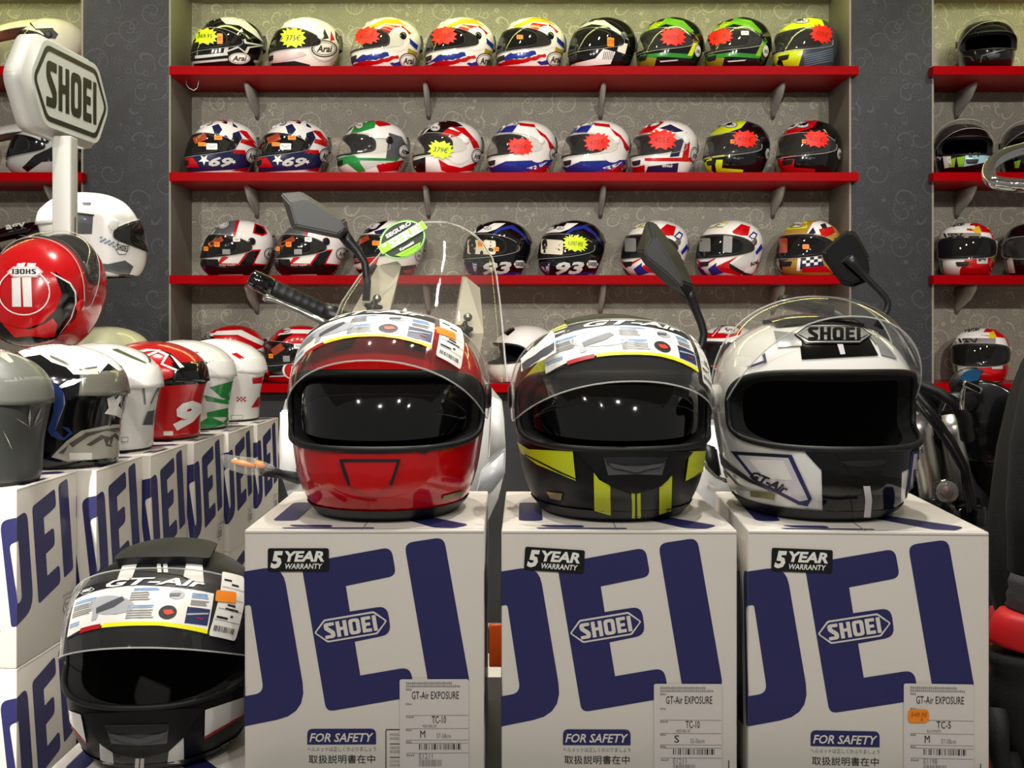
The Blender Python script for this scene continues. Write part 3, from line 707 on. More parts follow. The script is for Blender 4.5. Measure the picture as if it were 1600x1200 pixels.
h.dec(ellipse(985, 270, 90, 108), WHITE, 2); h.dec([(985, 178), (1015, 240), (970, 250)], INK, 3); h.dec([(1025, 190), (1050, 250), (1022, 258)], RED, 3); h.dec([(660, 395), (800, 380), (900, 405), (880, 420), (660, 420)], INK, 2)
h.dec([(1050, 190), (1100, 255), (1085, 300), (1055, 240)], BLACK, 3); h.oval(985, 305, 72, 46); h.price(795, 240, 78, 62, FLUO, '375€'); h.finish(VIS_SMOKE, pods=WHITE)
for i, (cx, dx, dy) in enumerate(((603, -480, 0), (718, 0, 0), (829, 440, -9))):
    h = sh_helm(0, cx, C2, WHITE, ['white helmet with red and blue splashes, third from left on the top shelf', 'white helmet with red and blue splashes, middle of three alike on the top shelf', 'white helmet with red and blue splashes showing an orange tag and no price burst'][i])
    for q, m in (([(205, 175), (330, 118), (410, 124), (470, 172), (420, 152), (330, 145), (235, 185)], paint('c8b21e')), ([(285, 190), (330, 152), (420, 165), (428, 190), (345, 210), (300, 210)], RED), ([(430, 158), (490, 208), (478, 218), (425, 188)], RED),
                 ([(472, 232), (532, 285), (522, 312), (480, 272)], BLUE), ([(472, 300), (528, 330), (520, 352), (465, 330)], paint('b09a2a')), ([(180, 345), (345, 328), (352, 350), (300, 366), (130, 392), (108, 402), (160, 362)], BLUE),
                 ([(128, 408), (170, 382), (280, 376), (405, 344), (416, 362), (300, 396), (200, 412), (130, 416)], RED), ([(355, 396), (415, 384), (425, 410), (380, 416)], BLUE)): h.dec(mv(jag(q) if m in (BLUE, RED) and min(p[1] for p in q) > 230 else q, dx, dy), m)
    h.dec(ellipse(412+dx, 245+dy, 66, 74), WHITE, 2); h.oval(470+dx, 380+dy, 50, 42)
    if i < 2: h.price(218+dx, 228+dy, 80, 56, REDTAG, '405€', -.15)
    else: h.tagpx(672, 222, 710, 248)
    h.finish(VIS_SMOKE if i else VIS_CLEAR, pods=BLACK)
h = sh_helm(0, 941, C2, BLACK, 'black and white helmet with striped cheek and two orange tags on the top shelf')
for q, m in (([(1050, 185), (1130, 128), (1215, 128), (1300, 185), (1370, 250), (1290, 215), (1240, 165), (1140, 152)], SILVW), ([(1030, 412), (1035, 395), (1160, 365), (1210, 305), (1285, 325), (1255, 400), (1040, 416)], WHITE), ([(1310, 262), (1362, 275), (1345, 338), (1295, 320)], WHITE), ([(1275, 340), (1375, 360), (1370, 400), (1265, 395)], BLACK)): h.dec(q, m)
for k in range(6): h.dec([(1215+k*11, 322), (1219+k*11, 322), (1209+k*11, 372), (1205+k*11, 372)], INK, 2)
h.tagpx(1232, 235, 1256, 292); h.tagpx(1254, 238, 1274, 292); h.finish(VIS_SMOKE, pods=GREYP)
for i, (cx, dx) in enumerate(((1047, 0), (1153, 424))):
    h = sh_helm(0, cx, C3, BLACK, ['black, green and yellow helmet with red price burst on its side, top shelf', 'black and green helmet with red burst on its visor, top shelf'][i])
    for q, m in (([(205, 200), (260, 130), (340, 113), (430, 130), (490, 190), (535, 268), (500, 225), (420, 168), (320, 152), (250, 182)], paint('5c9c1c')), ([(215, 185), (265, 132), (330, 118), (300, 148), (250, 180)], paint('b8cc20')),
                 ([(140, 388), (200, 360), (265, 360), (250, 412), (140, 416)], OLIVE), ([(160, 345), (300, 328), (462, 338), (500, 255), (528, 262), (482, 365), (300, 354), (160, 364)], paint('2f8a2c'))): h.dec(mv(q, dx, 0), m)
    h.dec(mv([(494, 268), (520, 272), (482, 350), (455, 348)], dx), YEL if i == 0 else LIME, 2); h.dec(mv([(280, 380), (400, 372), (390, 380), (290, 388)], dx), SILVW, 2)
    h.oval(518+dx, 318, 18, 36)
    if i == 0: h.price(365, 235, 80, 56, REDTAG, '405€')
    else: h.price(665, 236, 80, 50, REDTAG, '405€', -.3); h.tagpx(790, 197, 836, 222, PAPER)
    h.finish(VIS_CLEAR, pods=BLACK)
h = sh_helm(0, 1258, C3, SLATE, 'yellow and slate blue scaly helmet, rightmost on the top shelf', -50)
h.dec([(1022, 240), (1080, 158), (1170, 106), (1295, 122), (1315, 170), (1200, 168), (1100, 190)], YEL); h.dec([(1030, 340), (1090, 308), (1182, 308), (1150, 416), (1050, 416)], YEL); h.dec([(1010, 400), (1040, 350), (1060, 416)], BLACK, 2)
for k in range(6): h.dec([(1185, 345+k*13), (1280, 325+k*13), (1365, 300+k*15), (1365, 306+k*15), (1280, 332+k*13), (1185, 351+k*13)], paint('6f7f8f'), 2)
h.oval(1165, 132, 48, 16); h.price(1290, 215, 70, 58, REDTAG, '405€', .25); h.finish(VIS_CLEAR, pods=SLATE)

# second shelf
for i, (cx, dx) in enumerate(((346, 0), (458, 460))):
    h = sh_helm(1, cx, C1, WHITE, ['stars and stripes helmet numbered 69, leftmost on the second shelf', 'stars and stripes helmet numbered 69, second on the second shelf beside its twin'][i])
    for q, m in (([(300, 752), (350, 735), (430, 738), (452, 757), (380, 765)], RED), ([(285, 790), (390, 752), (440, 790), (472, 862), (420, 952), (365, 968), (400, 890), (300, 835)], NAVYP), ([(440, 808), (500, 822), (560, 898), (520, 882)], RED), ([(470, 868), (530, 878), (570, 930), (500, 905), (460, 892)], RED),
                 ([(412, 935), (490, 938), (500, 968), (402, 958)], RED), ([(106, 975), (150, 930), (520, 962), (562, 985), (520, 1054), (130, 1075)], NAVYP)): h.dec(mv(q, dx), m)
    h.dec(star(385+dx, 812, 88, .3), WHITE, 2); h.dec(mv([(104, 985), (168, 985), (206, 1042), (108, 1048)], dx), RED, 2); h.dec(mv([(400, 1066), (520, 1042), (565, 1030), (560, 1075)], dx), RED, 2)
    for q in ((425, 905), (400, 930), (440, 880)): h.dec(star(q[0]+dx, q[1], 13), WHITE, 2)
    h.dec(star(236+dx, 998, 36), WHITE, 3); h.text('69', 340+dx, 1012, 150, 62, SILVW, .05, 4, bold=.04, shear=.3); h.dec(star(420+dx, 1012, 16), WHITE, 3)
    h.oval(535+dx, 975, 38, 42); h.oval(255+dx, 768, 32, 16)
    h.tagpx(300+dx, 850, 348+dx, 876); h.tagpx(203+dx, 892, 250+dx, 916); h.tagpx(252+dx, 898, 318+dx, 936, PAPER); h.tagpx(175+dx, 850, 255+dx, 890, REDREFL, 'visor_film_or_reflection', -.4, False); h.finish(VIS_SMOKE, pods=BLACK)
h = sh_helm(1, 582, C1, WHITE, 'green, white and red helmet with grey side panel on the second shelf')
for q, m in (([(1130, 868), (1180, 790), (1270, 745), (1312, 760), (1300, 800), (1200, 830)], GREEN), ([(1268, 750), (1340, 748), (1408, 782), (1330, 792)], RED), ([(1390, 830), (1470, 856), (1515, 935), (1440, 992), (1370, 1002)], GREYP), ([(1072, 995), (1150, 962), (1200, 985), (1245, 1070), (1200, 1076), (1130, 1022), (1076, 1045)], GREEN),
             ([(1308, 1030), (1480, 1000), (1512, 1010), (1480, 1062), (1330, 1076)], RED), ([(1180, 985), (1430, 990), (1462, 960), (1474, 970), (1440, 1006), (1190, 1002)], GREEN), ([(1200, 1003), (1430, 1010), (1330, 1030), (1240, 1060)], SILVW)): h.dec(q, m)
h.oval(1485, 945, 34, 38); h.oval(1205, 785, 24, 20)
vp = lambda mb: None
h.tagpx(1290, 850, 1390, 866, WHITE, 'visor_film_or_reflection', 0, False); h.finish(VIS_CLEAR, pods=BLACK)
h = sh_helm(1, 699, C2, WHITE, 'white helmet with red swoosh and yellow price burst on the second shelf')
for q, m in (([(80, 850), (140, 790), (210, 752), (290, 762), (335, 790), (250, 797), (170, 855)], BLACK), ([(185, 845), (240, 803), (325, 830), (300, 852), (220, 866)], RED), ([(255, 790), (340, 798), (420, 885), (436, 922), (400, 930), (368, 860), (300, 815)], RED),
             ([(178, 992), (240, 1030), (320, 1048), (425, 1008), (412, 1062), (250, 1082), (200, 1065)], RED), ([(5, 1010), (100, 982), (100, 1084), (5, 1084)], BLACK), ([(20, 1035), (40, 1030), (45, 1084), (25, 1084)], mat('pale_pink', 'd8c4c2', .3))): h.dec(q, m)
h.dec(ellipse(305, 940, 74, 86), WHITE, 2); h.oval(420, 975, 32, 38); h.oval(160, 800, 30, 20); h.price(195, 938, 78, 58, FLUO, '379€', .1); h.finish(VIS_CLEAR, pods=WHITE)
for i, (cx, dx, pr) in enumerate(((815, 0, (690, 916, 80, 54, 0)), (931, 468, (1170, 890, 82, 56, -.12)))):
    h = sh_helm(1, cx, C2, WHITE, ['white helmet with blue chin band and level red burst, middle of second shelf', 'white helmet with blue chin band, narrower view with its red burst set high, second shelf'][i])
    for q, m in (([(560, 830), (610, 788), (672, 788), (640, 832)], BLUE), ([(680, 768), (780, 778), (786, 797), (690, 786)], RED), ([(783, 798), (850, 846), (910, 930), (888, 945), (830, 862)], RED), ([(494, 1055), (600, 1008), (892, 998), (897, 1022), (760, 1072), (494, 1084)], BLUE), ([(690, 1076), (892, 1022), (884, 1084)], RED), ([(730, 1050), (860, 1012), (800, 1060)], WHITE)): h.dec(mv(q, dx), m)
    h.dec(ellipse(800+dx, 930, 70, 86), WHITE, 2)
    if i == 0: h.oval(892, 965, 18, 36)
    h.oval(645+dx, 772, 34, 14); h.price(*pr[:4], REDTAG, '405€', pr[4]); h.finish(VIS_CLEAR, pods=WHITE)
h = sh_helm(1, 1037, C3, WHITE, 'white, navy and red helmet with large red burst on the second shelf')
for q, m in (([(155, 850), (200, 788), (260, 756), (312, 764), (230, 826)], RED), ([(280, 802), (350, 778), (455, 832), (400, 834)], NAVYP), ([(440, 900), (472, 888), (462, 982), (418, 1000)], RED), ([(380, 880), (440, 858), (402, 976), (345, 982)], NAVYP), ([(190, 988), (492, 984), (497, 1010), (190, 1006)], RED), ([(210, 1040), (400, 1018), (392, 1080), (196, 1080)], NAVYP), ([(94, 1055), (190, 1030), (190, 1084), (94, 1084)], RED), ([(300, 1025), (370, 1020), (360, 1045), (296, 1045)], SILVW)): h.dec(q, m)
h.dec([(370, 830), (440, 820), (470, 880), (430, 870)], WHITE, 2); h.oval(497, 970, 22, 44); h.oval(255, 770, 28, 15); h.price(300, 876, 88, 64, REDTAG, '405€'); h.finish(VIS_CLEAR, pods=WHITE)
for i, (cx, dx, dy, m) in enumerate(((1151, 0, 0, YEL), (1264, 448, -4, RED))):
    h = sh_helm(1, cx, C3, BLACK, ['black helmet with fluorescent yellow blocks, second from the right on the second shelf', 'black helmet with red blocks, rightmost on the second shelf'][i], -55 if i == 0 else -50)
    for q in ([(610, 856), (660, 795), (760, 752), (828, 760), (790, 802), (690, 836)], [(574, 1005), (610, 985), (606, 1084), (574, 1084)], [(625, 1000), (678, 998), (672, 1050), (805, 1060), (800, 1084), (640, 1084)], [(610, 975), (690, 960), (690, 978), (615, 988)]): h.dec(mv(q, dx, dy), m)
    h.oval(725+dx, 782, 40, 18); h.text('agv', 775+dx, 990, 68, 14, GREYP, 0, 2); h.oval(955+dx, 962, 14, 34); h.price(812+dx, 872, 78, 54, REDTAG, '405€', .05); h.tagpx(725+dx, 875, 750+dx, 900); h.finish(VIS_CLEAR, pods=BLACK)

# third shelf
for i, (cx, dx) in enumerate(((371, 0), (485, 598))):
    h = sh_helm(2, cx, R1, WHITE, ['white and black helmet with red outlines, leftmost on the third shelf', 'white and black helmet with red outlines, half behind the left bike mirror'][i])
    for q, m, l in (([(360, 385), (440, 280), (590, 226), (610, 245), (560, 368), (440, 348)], GREYP, 1), ([(585, 240), (610, 235), (575, 365), (552, 360)], RED, 2), ([(735, 262), (812, 290), (840, 348), (800, 368), (718, 345)], RED, 1), ([(748, 275), (800, 298), (824, 340), (798, 354), (732, 338)], BLACK, 2),
                    ([(280, 612), (415, 606), (472, 530), (520, 545), (455, 593), (598, 596), (680, 482), (788, 478), (732, 593), (872, 606), (872, 630), (280, 640)], RED, 1), ([(280, 560), (430, 560), (440, 608), (606, 610), (690, 496), (774, 490), (714, 604), (870, 616), (850, 700), (290, 700)], BLACK, 2),
                    ([(275, 580), (290, 580), (306, 655), (292, 655)], YEL, 3), ([(290, 580), (305, 580), (322, 655), (306, 655)], RED, 3), ([(305, 580), (318, 580), (336, 655), (322, 655)], PURP, 3)): h.dec(mv(q, dx), m, l)
    h.dec(ellipse(478+dx, 275, 44, 26, rot=-.4), WHITE, 2); h.oval(478+dx, 275, 34, 19, rot=-.4); h.oval(862+dx, 515, 46, 44); h.text('corsair', 510+dx, 606, 140, 14, SILVW, 0, 3)
    h.tagpx(405+dx, 420, 449+dx, 460); h.tagpx(320+dx, 458, 358+dx, 494); h.tagpx(470+dx, 478, 532+dx, 520, PAPERG); h.tagpx(555+dx, 380, 612+dx, 415, PAPER); h.tagpx(355+dx, 400, 480+dx, 440, REDREFL, 'visor_film_or_reflection', -.5, False); h.finish(VIS_SMOKE, pods=BLACK)
h = sh_helm(2, 608, R2, WHITE, 'white, black and red helmet behind the windscreen with the green sticker')
for q, m in (([(350, 345), (430, 258), (520, 232), (565, 245), (480, 312), (400, 345)], BLACK), ([(225, 570), (330, 520), (490, 545), (470, 605), (230, 605)], RED), ([(225, 605), (470, 605), (500, 640), (830, 600), (830, 700), (225, 700)], BLACK), ([(630, 250), (665, 240), (668, 270), (640, 275)], RED), ([(690, 655), (830, 630), (825, 690), (720, 690)], RED), ([(450, 330), (560, 300), (700, 300), (600, 350), (470, 360)], NAVYP)): h.dec(q, m)
h.oval(450, 285, 40, 24, rot=-.4); h.oval(818, 530, 26, 40); h.tagpx(440, 410, 496, 448); h.tagpx(300, 390, 420, 430, REDREFL, 'visor_film_or_reflection', -.5, False); h.tagpx(250, 600, 385, 645, mat('pale_pink', 'd8c4c2', .3), 'paper_label', -.25, False); h.finish(VIS_SMOKE, pods=BLACK)
for i, (cx, dx) in enumerate(((777, 0), (893, 606))):
    h = sh_helm(2, cx, R3, BLACK, ['black and blue helmet numbered 93, seen through the windscreen edge', 'black and blue helmet numbered 93 with yellow price burst'][i], -52)
    for q, m in (([(240, 340), (300, 300), (385, 262), (480, 262), (400, 312), (330, 336)], WHITE), ([(365, 355), (430, 298), (540, 276), (625, 348), (690, 460), (600, 350), (520, 306), (440, 322), (390, 360)], BLUE), ([(140, 625), (250, 580), (245, 704), (140, 704)], PURP), ([(245, 690), (640, 660), (620, 704), (245, 704)], PURP), ([(205, 590), (240, 600), (235, 690), (215, 650)], SILVW)): h.dec(mv(q, dx), m)
    h.dec(hexa(545+dx, 570, 645+dx, 632, 22), WHITE, 2); h.text('', 595+dx, 600, 74, 34, INK, .04, 4, flat=shoei_word()); h.text('93', 408+dx, 634, 240, 104, SILVW, -.03, 3, bold=.04, shear=.25); h.oval(330+dx, 302, 30, 14, 'X')
    h.text('X-Spirit', 590+dx, 686, 60, 14, SILVW, 0, 3)
    if i == 0: h.tagpx(172, 405, 395, 520, CREAM, 'visor_label', .02); h.tagpx(255, 415, 304, 460); h.tagpx(378, 460, 422, 494)
    else: h.tagpx(785, 402, 960, 520, CREAM, 'visor_label', .06); h.price(1058, 432, 104, 68, FLUO, 'X-SPIRIT 495€', .08, 16)
    h.finish(VIS_SMOKE, pods=BLACK, spoiler=BLACK)
for i, (cx, dx) in enumerate(((1023, -620), (1140, 0))):
    h = sh_helm(2, cx, R4, WHITE, ['white, red and blue helmet half behind the tall bike mirror, third shelf', 'white, red and blue helmet with white visor label, right of the tall bike mirror'][i], -55)
    for q, m, l in (([(1035, 330), (1110, 268), (1185, 290), (1165, 365), (1100, 362), (1045, 348)], RED, 1), ([(1165, 372), (1212, 328), (1245, 352), (1222, 405)], BLUE, 1), ([(1182, 372), (1212, 345), (1230, 358), (1215, 392)], WHITE, 2), ([(865, 300), (900, 262), (960, 250), (1000, 262), (960, 300)], YEL, 1), ([(1030, 600), (1130, 530), (1255, 462), (1210, 600), (1130, 655)], SILVW, 1),
                    ([(900, 620), (1085, 533), (1000, 600), (1135, 662), (1100, 692), (960, 668)], RED, 2), ([(833, 642), (905, 588), (900, 622), (962, 672), (868, 694)], BLUE, 2), ([(722, 570), (800, 592), (910, 542), (890, 562), (810, 612), (770, 634), (745, 600)], RED, 1), ([(1240, 605), (1308, 520), (1300, 590), (1222, 676)], RED, 2), ([(1225, 500), (1275, 430), (1285, 470), (1235, 525)], BLUE, 2), ([(1000, 585), (1140, 670), (1230, 690), (1130, 690), (1020, 640)], INK, 3)): h.dec(mv(q, dx), m, l)
    h.text('Arai', 1212+dx, 592, 80, 34, INK, -.45, 4, bold=.03, shear=.25); h.oval(930+dx, 275, 34, 18)
    h.tagpx(960+dx, 370, 1032+dx, 505, PAPERG, 'visor_label', .06); h.tagpx(770+dx, 390, 860+dx, 500, mat('smoke_film', '7a7a78', .4), 'visor_film_or_reflection', 0, False); h.finish(VIS_SMOKE, pods=CHROME)
h = sh_helm(2, 1264, R5, GOLD, 'gold, white and black helmet with checkered chin, half behind the round bike mirror', -52)
for q, m, l in (([(225, 330), (330, 238), (435, 248), (432, 302), (290, 315)], YEL, 1), ([(262, 292), (335, 248), (410, 256), (405, 292), (290, 304)], WHITE, 2), ([(430, 345), (480, 258), (560, 236), (640, 290), (670, 350), (540, 355)], WHITE, 1), ([(440, 352), (482, 296), (505, 340), (470, 372)], NAVYP, 2), ([(528, 312), (640, 288), (668, 342), (560, 386)], RED, 2), ([(540, 275), (580, 262), (600, 300), (560, 310)], INK, 3),
                ([(205, 578), (226, 576), (226, 668), (205, 668)], INK, 2), ([(356, 526), (382, 526), (372, 656), (345, 656)], WHITE, 2), ([(382, 545), (545, 520), (580, 640), (372, 642)], NAVYP, 1), ([(395, 630), (580, 615), (640, 668), (390, 668)], RED, 2), ([(160, 556), (300, 530), (310, 545), (240, 580), (160, 580)], BLACK, 2)): h.dec(q, m, l)
for a in range(5):
    for b in range(3):
        if (a+b) % 2: h.dec([(392+a*32, 550+b*24-a*4), (424+a*32, 546+b*24-a*4), (424+a*32, 570+b*24-a*4), (392+a*32, 574+b*24-a*4)], WHITE, 3)
h.oval(340, 274, 62, 24); h.tagpx(395, 440, 447, 478); h.tagpx(180, 390, 275, 510, REDREFL, 'visor_film_or_reflection', 0, False); h.finish(VIS_SMOKE, pods=CHROME)  # red reflection on the visor drawn as a coloured patch

# lowest shelf
h = sh_helm(3, 358, C5, RED, 'red and white helmet, leftmost on the lowest shelf')
for q, m, l in (([(1100, 100), (1160, 52), (1200, 62), (1330, 56), (1455, 120), (1445, 142), (1310, 82), (1180, 84), (1140, 110)], WHITE, 1), ([(1060, 150), (1130, 72), (1185, 100), (1150, 150), (1100, 160)], BLACK, 2), ([(1335, 195), (1450, 150), (1470, 215), (1400, 262), (1325, 235)], WHITE, 1), ([(1250, 120), (1360, 140), (1390, 200), (1370, 205), (1340, 152), (1250, 132)], WHITE, 2), ([(1050, 235), (1300, 250), (1320, 330), (1050, 330)], BLACK, 1)): h.dec(q, m, l)
h.oval(1410, 210, 46, 38); h.oval(1145, 65, 22, 16, rot=-.5); h.tagpx(1100, 150, 1200, 165, REDREFL, 'visor_film_or_reflection', -.4, False); h.finish(VIS_SMOKE, pods=BLACK)
h = sh_helm(3, 464, C6, RED, 'red helmet with black chin and white rider emblem, beside the leftmost on the lowest shelf')
for q, m, l in (([(395, 250), (480, 160), (545, 182), (800, 186), (930, 215), (865, 240), (700, 228), (540, 228), (430, 252)], WHITE, 1), ([(310, 375), (420, 245), (570, 228), (480, 285), (400, 355)], BLACK, 2), ([(210, 560), (480, 560), (460, 720), (250, 720)], BLACK, 1), ([(225, 640), (290, 640), (300, 690), (240, 690)], RED, 2), ([(300, 705), (480, 700), (480, 712), (300, 718)], WHITE, 2)): h.dec(q, m, l)
h.dec(ellipse(580, 640, 135, 110), WHITE, 2); h.dec(ellipse(590, 642, 122, 98), RED, 3); h.dec([(545, 600), (590, 605), (640, 590), (620, 640), (580, 650), (590, 690), (560, 690), (570, 640)], WHITE, 4)
h.oval(500, 195, 40, 24, rot=-.5); h.tagpx(300, 460, 350, 510); h.tagpx(455, 480, 530, 545, PAPERG); h.tagpx(575, 345, 690, 400, PAPER); h.tagpx(330, 370, 470, 450, REDREFL, 'visor_film_or_reflection', -.6, False); h.finish(VIS_SMOKE, pods=BLACK)
h = sh_helm(3, 817, R3, WHITE, 'plain white open helmet with black lining, right of the windscreen', -62); h.dec([(420, 1150), (520, 1090), (560, 1150), (500, 1200)], BLACK); h.finish(None, pods=None, vents=False)
h = sh_helm(3, 1025, R4, WHITE, 'white and red helmet behind the black and yellow helmet', -55)
h.dec([(360, 1130), (440, 1082), (505, 1092), (470, 1160), (370, 1160)], RED); h.dec([(570, 1150), (680, 1190), (680, 1260), (600, 1200)], BLACK)
for k in range(4): h.dec([(500+k*26, 1110+k*8), (508+k*26, 1110+k*8), (560+k*26, 1190+k*8), (552+k*26, 1190+k*8)], INK, 2)
h.finish(VIS_SMOKE, pods=WHITE)
h = sh_helm(3, 1137, R4, WHITE, 'white helmet with red brow and black oval emblem, between the two right front helmets', -48)
h.dec([(860, 1220), (960, 1108), (1080, 1076), (1135, 1098), (1100, 1190), (980, 1220)], RED); h.oval(1010, 1152, 76, 34); h.dec([(800, 1400), (1200, 1400), (1150, 1470), (800, 1470)], RED); h.finish(VIS_SMOKE, pods=WHITE)

# helmets in the right niche
def side_helm(cx, row, base, label, yaw, crop, **k): return Helm('race', ((cx-CX)*YH/F, YH, SHZ[row]+.0005), R(yaw), base, label, group='helmets on the right shelves', scale=.9, crop=crop)
h = side_helm(1541, 0, BLACK, 'glossy black helmet with raised visor on the top right shelf', -12, C4)
for q in ([(785, 345), (870, 352), (890, 380), (880, 382), (865, 358), (785, 350)], [(925, 390), (935, 345), (1100, 300), (1160, 300), (1100, 308), (942, 352), (932, 390)], [(835, 255), (890, 235), (920, 200), (950, 200), (985, 225), (1080, 240), (985, 232), (945, 207), (922, 207), (893, 242), (835, 260)]): h.dec(q, GREYP, both=False)
h.finish(VIS_CLEAR, R(42), pods=BLACK)
h = side_helm(1503, 1, BLACK, 'black helmet with green and white chin on the second right shelf', -6, C4)
for q, m in (([(690, 958), (742, 958), (750, 1042), (705, 1052)], WHITE), ([(720, 1000), (775, 985), (765, 1045), (735, 1045)], LIME), ([(780, 985), (830, 975), (820, 1040), (790, 1042)], LIME), ([(838, 942), (995, 915), (1003, 1005), (822, 1042)], paint('9cc4d0'))): h.dec(q, m, both=False)
h.text('agv', 890, 975, 75, 42, INK, -.08, 3, bold=.03); h.text('agv', 662, 995, 50, 36, WHITE, .1, 3, bold=.03); h.finish(VIS_CLEAR, R(40), pods=BLACK)
h = side_helm(1608, 1, BLACK, 'black helmet cut by the right frame edge on the second right shelf', -6, C4); h.dec([(1140, 1010), (1180, 1000), (1170, 1050), (1145, 1050)], LIME); h.finish(VIS_CLEAR, R(40), pods=BLACK)
for i, (cx, row, dx, dy) in enumerate(((1510, 2, 0, 0), (1532, 3, 70, 493))):
    h = side_helm(cx, row, WHITE, ['white, red and green helmet with mirrored visor on the third right shelf', 'white, red and green helmet with mirrored visor on the lowest right shelf'][i], -28, A7)
    for q, m, l in (([(300, 365), (335, 292), (490, 268), (480, 350), (445, 392), (300, 392)], RED, 1), ([(172, 310), (190, 305), (220, 325), (222, 392), (172, 392)], GREEN, 1), ([(330, 180), (350, 150), (400, 138), (470, 170), (492, 260), (460, 240), (440, 192)], RED, 1), ([(352, 172), (388, 160), (402, 190), (372, 195)], paint('e8c020'), 2), ([(425, 155), (450, 160), (445, 178), (425, 172)], paint('e8c020'), 2), ([(225, 285), (290, 283), (255, 308)], BLACK, 2), ([(445, 305), (482, 300), (475, 330), (452, 325)], LIME, 2)): h.dec(mv(q, dx, dy), m, l, both=False)
    h.dec(rect(378+dx, 304+dy, 428+dx, 336+dy, 4), SILVW, 3, False); h.text('agv', 403+dx, 320+dy, 38, 20, INK, -.08, 4, bold=.04); h.tagpx(205+dx, 196+dy, 395+dx, 218+dy, mat('silver_film', 'b8b8b4', .2, .6), 'visor_film_or_reflection', 0, False)
    h.text('ISV', 270+dx, 207+dy, 90, 20, INK, 0, 1, off=.0072, shear=-.2); h.text('Valter', 290+dx, 152+dy, 80, 20, INK, -.15, 4, shear=.3); h.finish(VIS_SMOKE, pods=SILV)
h = side_helm(1612, 2, BLACK, 'black and white helmet cut by the right frame edge on the third right shelf', -20, A7); h.dec([(520, 320), (545, 300), (560, 380), (530, 380)], WHITE, both=False); h.finish(VIS_CLEAR, pods=BLACK)
# ------------------------------------------------------------------ touring helmets on the front cartons and at the lower left
G1, G2, G3, G4 = (420, 470, 3.333), (780, 470, 3.333), (1080, 460, 3.2425), (0, 820, 3.1575)
DKRED = paint('c4060e', .12, .4); MATB = mat('matte_black_paint', '101012', .42, spec=.3); YELM = paint('c8d21a', .35, .2); CARB = speck('carbon_weave', '161618', '2c2c2f', 700, .35); GRAYM = paint('4c4c50', .45, .1)
WHT = paint('efedea', .14, .9); GLOSSB = paint('060607', .08, .15); PGREY = paint('8c8c8e', .25); PLIL = paint('d6d0d8', .2); FOIL = mat('foil_sticker', '7d7a52', .3, .5)
BANDR = mat('label_red', 'b01018', .45); LBLUE = mat('label_blue', '7fa6d0', .5); PBLUE = mat('photo_blue', '24305c', .4); SILP = mat('printed_silver', 'b2b4b8', .45); SILD = mat('printed_dark', '50545a', .45)
def tour(cx, Y, z, yaw, base, label, crop, group='helmets on the front cartons', scale=.957):
    h = Helm('tour', ((cx-CX)*Y/F, Y, z), R(yaw), base, label, group=group, name='touring_helmet', crop=crop, scale=scale)
    band(h, MATTE, 0, .017, 1); return h
def band(h, m, z0, z1, l, a0=-pi, a1=pi): h.dec(rect(a0, z0, a1, z1), m, l, False, mapf=h.par, port=False, h=.07)
